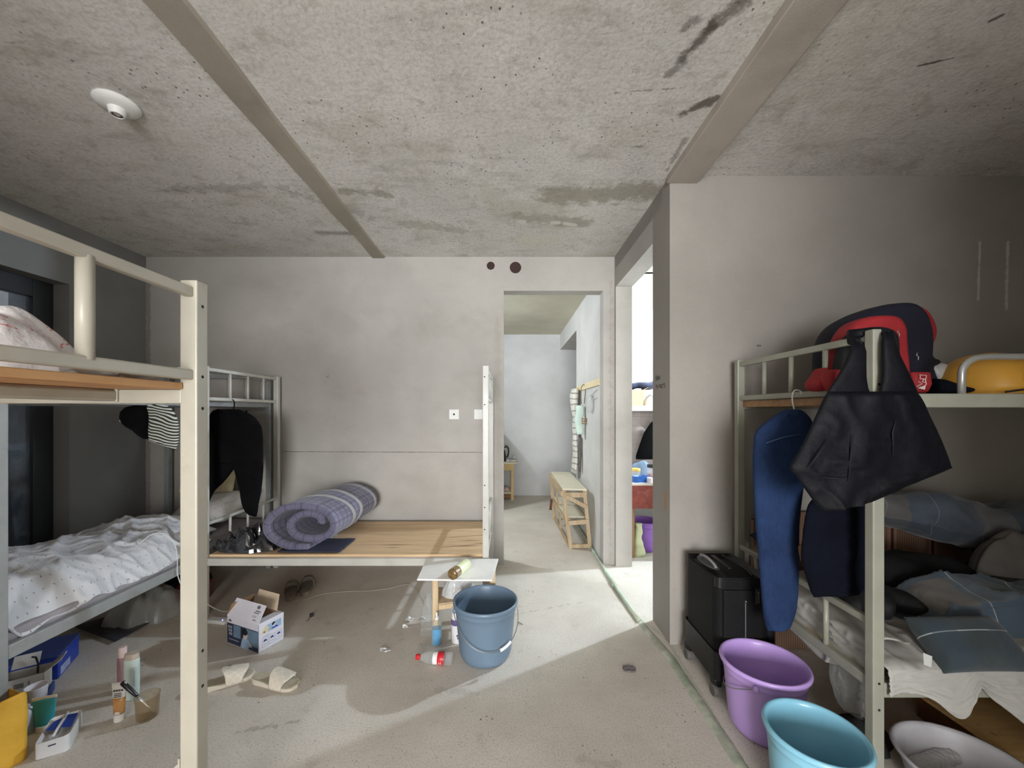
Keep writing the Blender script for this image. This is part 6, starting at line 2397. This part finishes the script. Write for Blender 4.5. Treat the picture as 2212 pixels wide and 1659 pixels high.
# peg board and hanging things on the hall wall
M_PEG = m_wood('pale_batten', (226, 212, 172), (210, 192, 150), 1)
k = MB()
k.box(0.855, 0.870, 3.74, 4.92, 1.655, 1.718)
hb = solo('peg_rail', k, M_PEG, 'pale wooden batten fixed high on the right hall wall', 'hanging rail')
t = NT('grey_checked_shirt')
o_ = t.tc()
sx_ = t.n('ShaderNodeSeparateXYZ')
t.l(o_, sx_.inputs[0])
hl = t.math('LESS_THAN', t.math('FRACT', t.math('ADD', t.math('MULTIPLY', sx_.outputs[2], 14.0), t.noise(o_, 5))), 0.22)
t.l(t.mix(t.math('MULTIPLY', hl, 0.7), lin((206, 202, 194)), lin((110, 106, 100))), t.b.inputs['Base Color'])
t.b.inputs['Roughness'].default_value = 0.95
k = MB()
k.loft([((0.812-0.008*math.sin(i*0.9), 4.80+0.02*math.sin(i*0.5), 1.68-i*0.068), 0.045*(0.5+0.5*math.sin(PI*min(1, (i+1)/6)))+0.004*math.sin(i*2.1), 0.11) for i in range(16)], 30, 2.2, 0.016, 7, 3.0)
solo('shirt', k, t.m, 'long grey checked shirt hanging on the hall wall at the end of the batten', 'shirt', smooth=True)
k = MB()
dM = 4.45
k.loft([((0.805+0.006*math.sin(i), dM, 1.475-0.036*i), 0.048-0.004*abs(i-4)*0.6, 0.05) for i in range(10)], 24, 2.4, 0.008, 9, 6.0)
solo('towel', k, mat('mint_cloth', (196, 214, 204), 0.9, var=0.06), 'pale mint towel hanging from a wire hook on the hall batten', 'towel', smooth=True)
k = MB()
k.tube(smooth_pts([P(x, y, dM-0.03) for x, y in ((1256, 872), (1255, 852), (1256, 838), (1260, 831), (1264, 835), (1264, 852), (1262, 872))], 6), 0.0045, 8)
solo('wire_hook', k, mat('olive_wire', (104, 98, 80), 0.5, 0.4), 'bent wire hook over the batten above the mint towel', 'hook', smooth=True)
for i in range(3):
    k = MB()
    z_ = 1.328-0.026*i
    k.tube(smooth_pts([Vector((0.815, dM-0.09, z_)), Vector((0.845, dM-0.11, z_-0.006)), Vector((0.862, dM-0.10, z_-0.002)), Vector((0.864, dM-0.06, z_-0.012))], 5), 0.006, 8)
    solo('clip', k, mat('brown_clip', (136, 104, 66), 0.6), ('uppermost', 'middle', 'lowest')[i]+' of the three brown clips beside the mint towel', 'clip', smooth=True, group='brown clips beside the mint towel')
k = MB()
k.loft([((0.842, 4.06, 1.40+0.022*i), 0.024*math.sin(PI*(i+0.7)/9.4)**0.6, 0.085*math.sin(PI*(i+0.7)/9.4)**0.5) for i in range(9)], 22, 2.1, 0.010, 18, 2.0)
solo('plastic_bag', k, m_clear('hung_clear_bag', (214, 214, 212), 0.35, 0.15, 0.5, 25), 'small clear plastic bag hung on the hall wall below the batten', 'plastic bag', smooth=True)
k = MB()
k.tube(smooth_pts([Vector((0.862, 3.80, 1.62)), Vector((0.860, 4.0, 1.585)), Vector((0.861, 4.12, 1.53)), Vector((0.864, 4.16, 1.49)), Vector((0.862, 4.05, 1.505)), Vector((0.862, 3.82, 1.54))], 6), 0.002, 6)
solo('cord', k, mat('grey_cord', (130, 126, 120), 0.7), 'thin loop of grey cord on the hall wall above the clear bag', 'cord', smooth=True)
k = MB()
k.loft([((0.842, 4.62, 1.10-0.05*i), 0.018*(1-0.03*i), 0.025) for i in range(9)], 16, 2.2, 0.006, 16, 8.0)
solo('strap', k, mat('dark_grey_cloth', (92, 88, 84), 0.9), 'dark grey strap dangling below the mint towel on the hall wall', 'strap', smooth=True)

# low table at the end of the hall
lt = thing('side_table', 'low pine table at the end of the hall, half hidden by the doorway', 'table', (-0.08, 6.33, 0))
M_PT = m_wood('yellow_pine', (214, 188, 134), (196, 166, 110), 0)
k = MB()
k.box(-0.30, 0.145, 6.20, 6.585, 0.585, 0.605)
part('table_top', k, M_BRD, lt)
k = MB()
k.box(-0.29, 0.093, 6.245, 6.265, 0.475, 0.585)
part('apron', k, M_PT, lt)
for x, y in ((0.065, 6.275), (-0.265, 6.275), (0.065, 6.55), (-0.265, 6.55)):
    k = MB()
    k.box(x-0.022, x+0.022, y-0.018, y+0.018, 0, 0.583)
    part('leg', k, M_PT, lt)
k = MB()
k.box(-0.242, 0.04, 6.26, 6.57, 0.10, 0.125)
part('shelf_board', k, M_BRD, lt)
k = MB()
k.box(-0.242, 0.04, 6.262, 6.28, 0.03, 0.099)
part('cross_bar', k, m_wood('brown_batten2', (150, 116, 82), (120, 88, 58), 0), lt)
ke = thing('kettle', 'steel kettle with black loop handle on the low hall table', 'kettle', (-0.115, 6.38, 0.606), local=True)
k = MB()
k.lathe([(0, 0), (0.075, 0), (0.080, 0.01), (0.072, 0.13), (0.06, 0.18), (0.02, 0.195), (0, 0.196)], 30)
part('kettle_body', k, mat('dark_steel', (70, 70, 76), 0.3, 0.7), ke, smooth=True)
k = MB()
k.tube(smooth_pts([Vector(q) for q in ((0.055, 0, 0.215), (0.09, 0, 0.235), (0.115, 0, 0.20), (0.118, 0, 0.13), (0.105, 0, 0.075), (0.078, 0, 0.065))], 6), 0.012, 10)
part('handle', k, mat('black_gloss', (22, 22, 24), 0.3), ke, smooth=True)
k = MB()
k.box(-0.02, 0.125, 6.30, 6.44, 0.606, 0.632)
solo('tray', k, mat('pale_tray', (196, 192, 180), 0.6), 'pale flat box beside the kettle on the low hall table', 'box', bevel=0.003)
k = MB()
k.ball((0.10, 6.37, 0.665), 0.032, 16, 10, (1, 1, 1.05))
solo('glass_jar', k, m_clear('clear_jar', (226, 228, 228), 0.35), 'small round clear jar on the pale box beside the kettle', 'jar', smooth=True)
k = MB()
k.lathe([(0, 0), (0.022, 0), (0.026, 0.03), (0.022, 0.045), (0, 0.046)], 20, (-0.01, 6.245, 0.606))
solo('cup', k, mat('white_cup', (216, 212, 218), 0.4), 'small white cup in front of the kettle on the low hall table', 'cup', smooth=True)
k = crumple(MB(), (-0.03, 6.40, 0.126), 0.05, 0.08, 0.07, 51.0, 24, 0.4, 12)
solo('food_packet', k, mat('pinkish_packet', (206, 178, 168), 0.5, var=0.2, vscale=20), 'crumpled pinkish packet on the lower shelf of the low hall table', 'packet', smooth=True)

# ------------------------------------------------------------------ in the bright side room
rt = thing('table', 'table with dark red front board in the bright side room', 'table', (1.75, 3.98, 0))
k = MB()
k.box(1.15, 2.35, 3.74, 4.22, 0.700, 0.724)
part('table_top', k, mat('pale_laminate', (216, 206, 196), 0.4, var=0.05), rt, bevel=0.003)
k = MB()
k.box(1.165, 2.34, 3.752, 3.772, 0.478, 0.700)
part('front_board', k, mat('dark_red_board', (132, 62, 52), 0.6, var=0.2, vscale=12, dirt=(176, 120, 110), dirt_amt=0.5, dirt_scale=24), rt)
for x, y in ((1.195, 3.80), (2.31, 3.80), (1.195, 4.18), (2.31, 4.18)):
    k = MB()
    k.box(x-0.02, x+0.02, y-0.02, y+0.02, 0, 0.70)
    part('leg', k, m_wood('brown_batten2', (150, 116, 82), (120, 88, 58), 2), rt)
jr = thing('jar', 'clear jar with yellow lid on the red fronted table', 'jar', (1.262, 3.90, 0.724), local=True)
k = MB()
k.lathe([(0, 0), (0.042, 0), (0.044, 0.004), (0.044, 0.085), (0.040, 0.095)], 28)
part('jar_body', k, m_clear('frosted_jar', (224, 224, 220), 0.5), jr, smooth=True)
k = MB()
k.lathe([(0, 0.117), (0.043, 0.117), (0.046, 0.113), (0.046, 0.094), (0, 0.093)], 28)
part('lid', k, mat('yellow_lid', (232, 190, 92), 0.4), jr, auto=0.6)
jr2 = thing('jar', 'tall jar with black lid and red contents on the red fronted table', 'jar', (1.407, 3.86, 0.724), local=True)
k = MB()
k.lathe([(0, 0), (0.040, 0), (0.042, 0.004), (0.042, 0.125), (0.038, 0.132)], 28)
part('jar_body', k, m_clear('frosted_jar2', (224, 214, 212), 0.45), jr2, smooth=True)
k = MB()
k.lathe([(0, 0.004), (0.038, 0.004), (0.038, 0.07), (0, 0.072)], 28)
part('contents', k, mat('red_speckled', (200, 120, 116), 0.6, var=0.4, vscale=70), jr2)
k = MB()
k.lathe([(0, 0.160), (0.042, 0.160), (0.044, 0.156), (0.044, 0.133), (0, 0.132)], 28)
part('lid', k, mat('black_lid', (44, 44, 46), 0.5), jr2, auto=0.6)
k = rbox(MB(), (0, 0, 0.03), (0.15, 0.07, 0.06), 0.018, 4)
solo('packet', k, mat('blue_packet', (44, 96, 176), 0.35, var=0.2, vscale=14), 'blue packet between the two jars on the red fronted table', 'packet', loc=(1.275, 3.805, 0.724), rz=0.3, auto=0.8)
k = MB()
k.lathe([(0, 0), (0.026, 0), (0.028, 0.003), (0.028, 0.045), (0.024, 0.05), (0, 0.05)], 22)
solo('cup', k, mat('white_cup', (216, 212, 218), 0.4), 'small white tub beside the blue packet on the red fronted table', 'tub', loc=(1.352, 3.765, 0.724), auto=0.6)
k = crumple(MB(), (1.36, 4.05, 0.725), 0.15, 0.10, 0.17, 61.0, 40, 0.2, 6)
solo('folded_bedding', k, mat('steel_blue_cloth2', (112, 130, 152), 0.9, var=0.2, bump=0.2), 'blue grey bedding heaped behind the jars in the side room', 'bedding', smooth=True)
# green bag beside the purple bucket
k = MB()
k.loft([((1.272+0.006*math.sin(i), 3.845, 0.002+0.031*i), 0.055*(1-0.055*i)+0.004*math.sin(i*2), 0.045*(1-0.05*i)) for i in range(11)], 24, 2.2, 0.014, 12, 3.0)
solo('plastic_bag', k, mat('pale_green_bag', (204, 212, 170), 0.5, var=0.15, vscale=14, bump=0.4, bscale=20, dirt=(110, 116, 96), dirt_amt=0.5, dirt_scale=14), 'pale green bag on the floor left of the purple bucket', 'bag', smooth=True)
# bunk in the side room with hanging quilt
sbk = thing('bunk_bed', 'white metal bunk bed in the bright side room behind the red fronted table', 'bunk bed', (2.1, 4.6, 0))
M_WM = mat('white_enamel', (226, 228, 230), 0.4)
for x in (1.17, 3.05):
    for y in (4.25, 4.88):
        k = MB()
        k.box(x-0.02, x+0.02, y-0.02, y+0.02, 0, 1.69)
        part('post', k, M_WM, sbk)
for y in (4.25, 4.88):
    for z in (1.412, 0.38):
        k = MB()
        k.box(1.19, 3.03, y-0.016, y+0.016, z, z+0.058)
        part('side_rail', k, M_WM, sbk)
for z in (1.455, 0.42):
    k = MB()
    k.box(1.19, 3.03, 4.27, 4.86, z, z+0.014)
    part('deck_board', k, M_PLY, sbk)
k = MB()
k.sheet(lambda u, v: Vector((1.20+1.2*u, 4.31+0.012*math.sin(u*26)+0.01*noise.noise(Vector((u*9, v*4, 1))), 0.50+0.94*v)), 60, 20, 1.2, 0.94)
t = m_plaid('taupe_quilting', (146, 134, 128), [('u', 10, 0.02, 0.0, (110, 98, 94), 0.7), ('v', 10, 0.02, 0.0, (110, 98, 94), 0.7)])
solo('hanging_quilt', k, t, 'taupe stitched quilt hung as a curtain below the white bunk rail', 'quilt', smooth=True, solid=0.012)
k = MB()
k.loft([(P((1412-1396)*0+x, y, 4.22), w_, 0.03) for x, y, w_ in ((1428, 903, 0.05), (1424, 915, 0.10), (1420, 935, 0.14), (1416, 960, 0.17), (1412, 985, 0.19), (1410, 992, 0.18))], 30, 2.4, 0.006, 10)
solo('jacket', k, M_BLACK, 'black jacket hanging in front of the taupe quilt', 'jacket', smooth=True)
cb = thing('cardboard_carton', 'open tan carton on the upper deck of the white bunk', 'carton', (1.36, 4.36, 1.470))
k = MB()
k.box(1.20, 1.475, 4.29, 4.293, 1.470, 1.64)
k.box(1.20, 1.475, 4.44, 4.443, 1.470, 1.64)
k.box(1.472, 1.475, 4.29, 4.443, 1.470, 1.64)
k.box(1.20, 1.203, 4.29, 4.443, 1.470, 1.64)
k.box(1.20, 1.475, 4.29, 4.443, 1.470, 1.473)
part('carton_body', k, mat('tan_carton', (214, 186, 146), 0.8, var=0.05), cb)
k = MB()
k.obox((1.50, 4.36, 1.655), (0.06, 0.14, 0.003), Matrix.Rotation(-0.5, 3, 'Y'))
part('flap', k, mat('tan_carton', (214, 186, 146), 0.8), cb)
k = MB()
k.loft([((1.22+0.04*i, 4.37, 1.690+0.006*math.sin(i*1.4)), 0.036+0.006*math.sin(i*0.8), 0.075) for i in range(13)], 26, 2.2, 0.016, 12, 9.0, U=(0, 0, 1), V=(0, 1, 0))
solo('folded_jacket', k, mat('navy_shiny', (46, 52, 76), 0.4, var=0.4, vscale=12), 'navy jacket folded on top of the tan carton in the side room', 'jacket', smooth=True)
k = crumple(MB(), (1.62, 4.40, 1.470), 0.12, 0.09, 0.13, 71.0, 36, 0.4, 9)
solo('plastic_bag', k, mat('white_bag', (226, 226, 226), 0.4), 'crumpled white bag beside the tan carton on the white bunk', 'plastic bag', smooth=True)
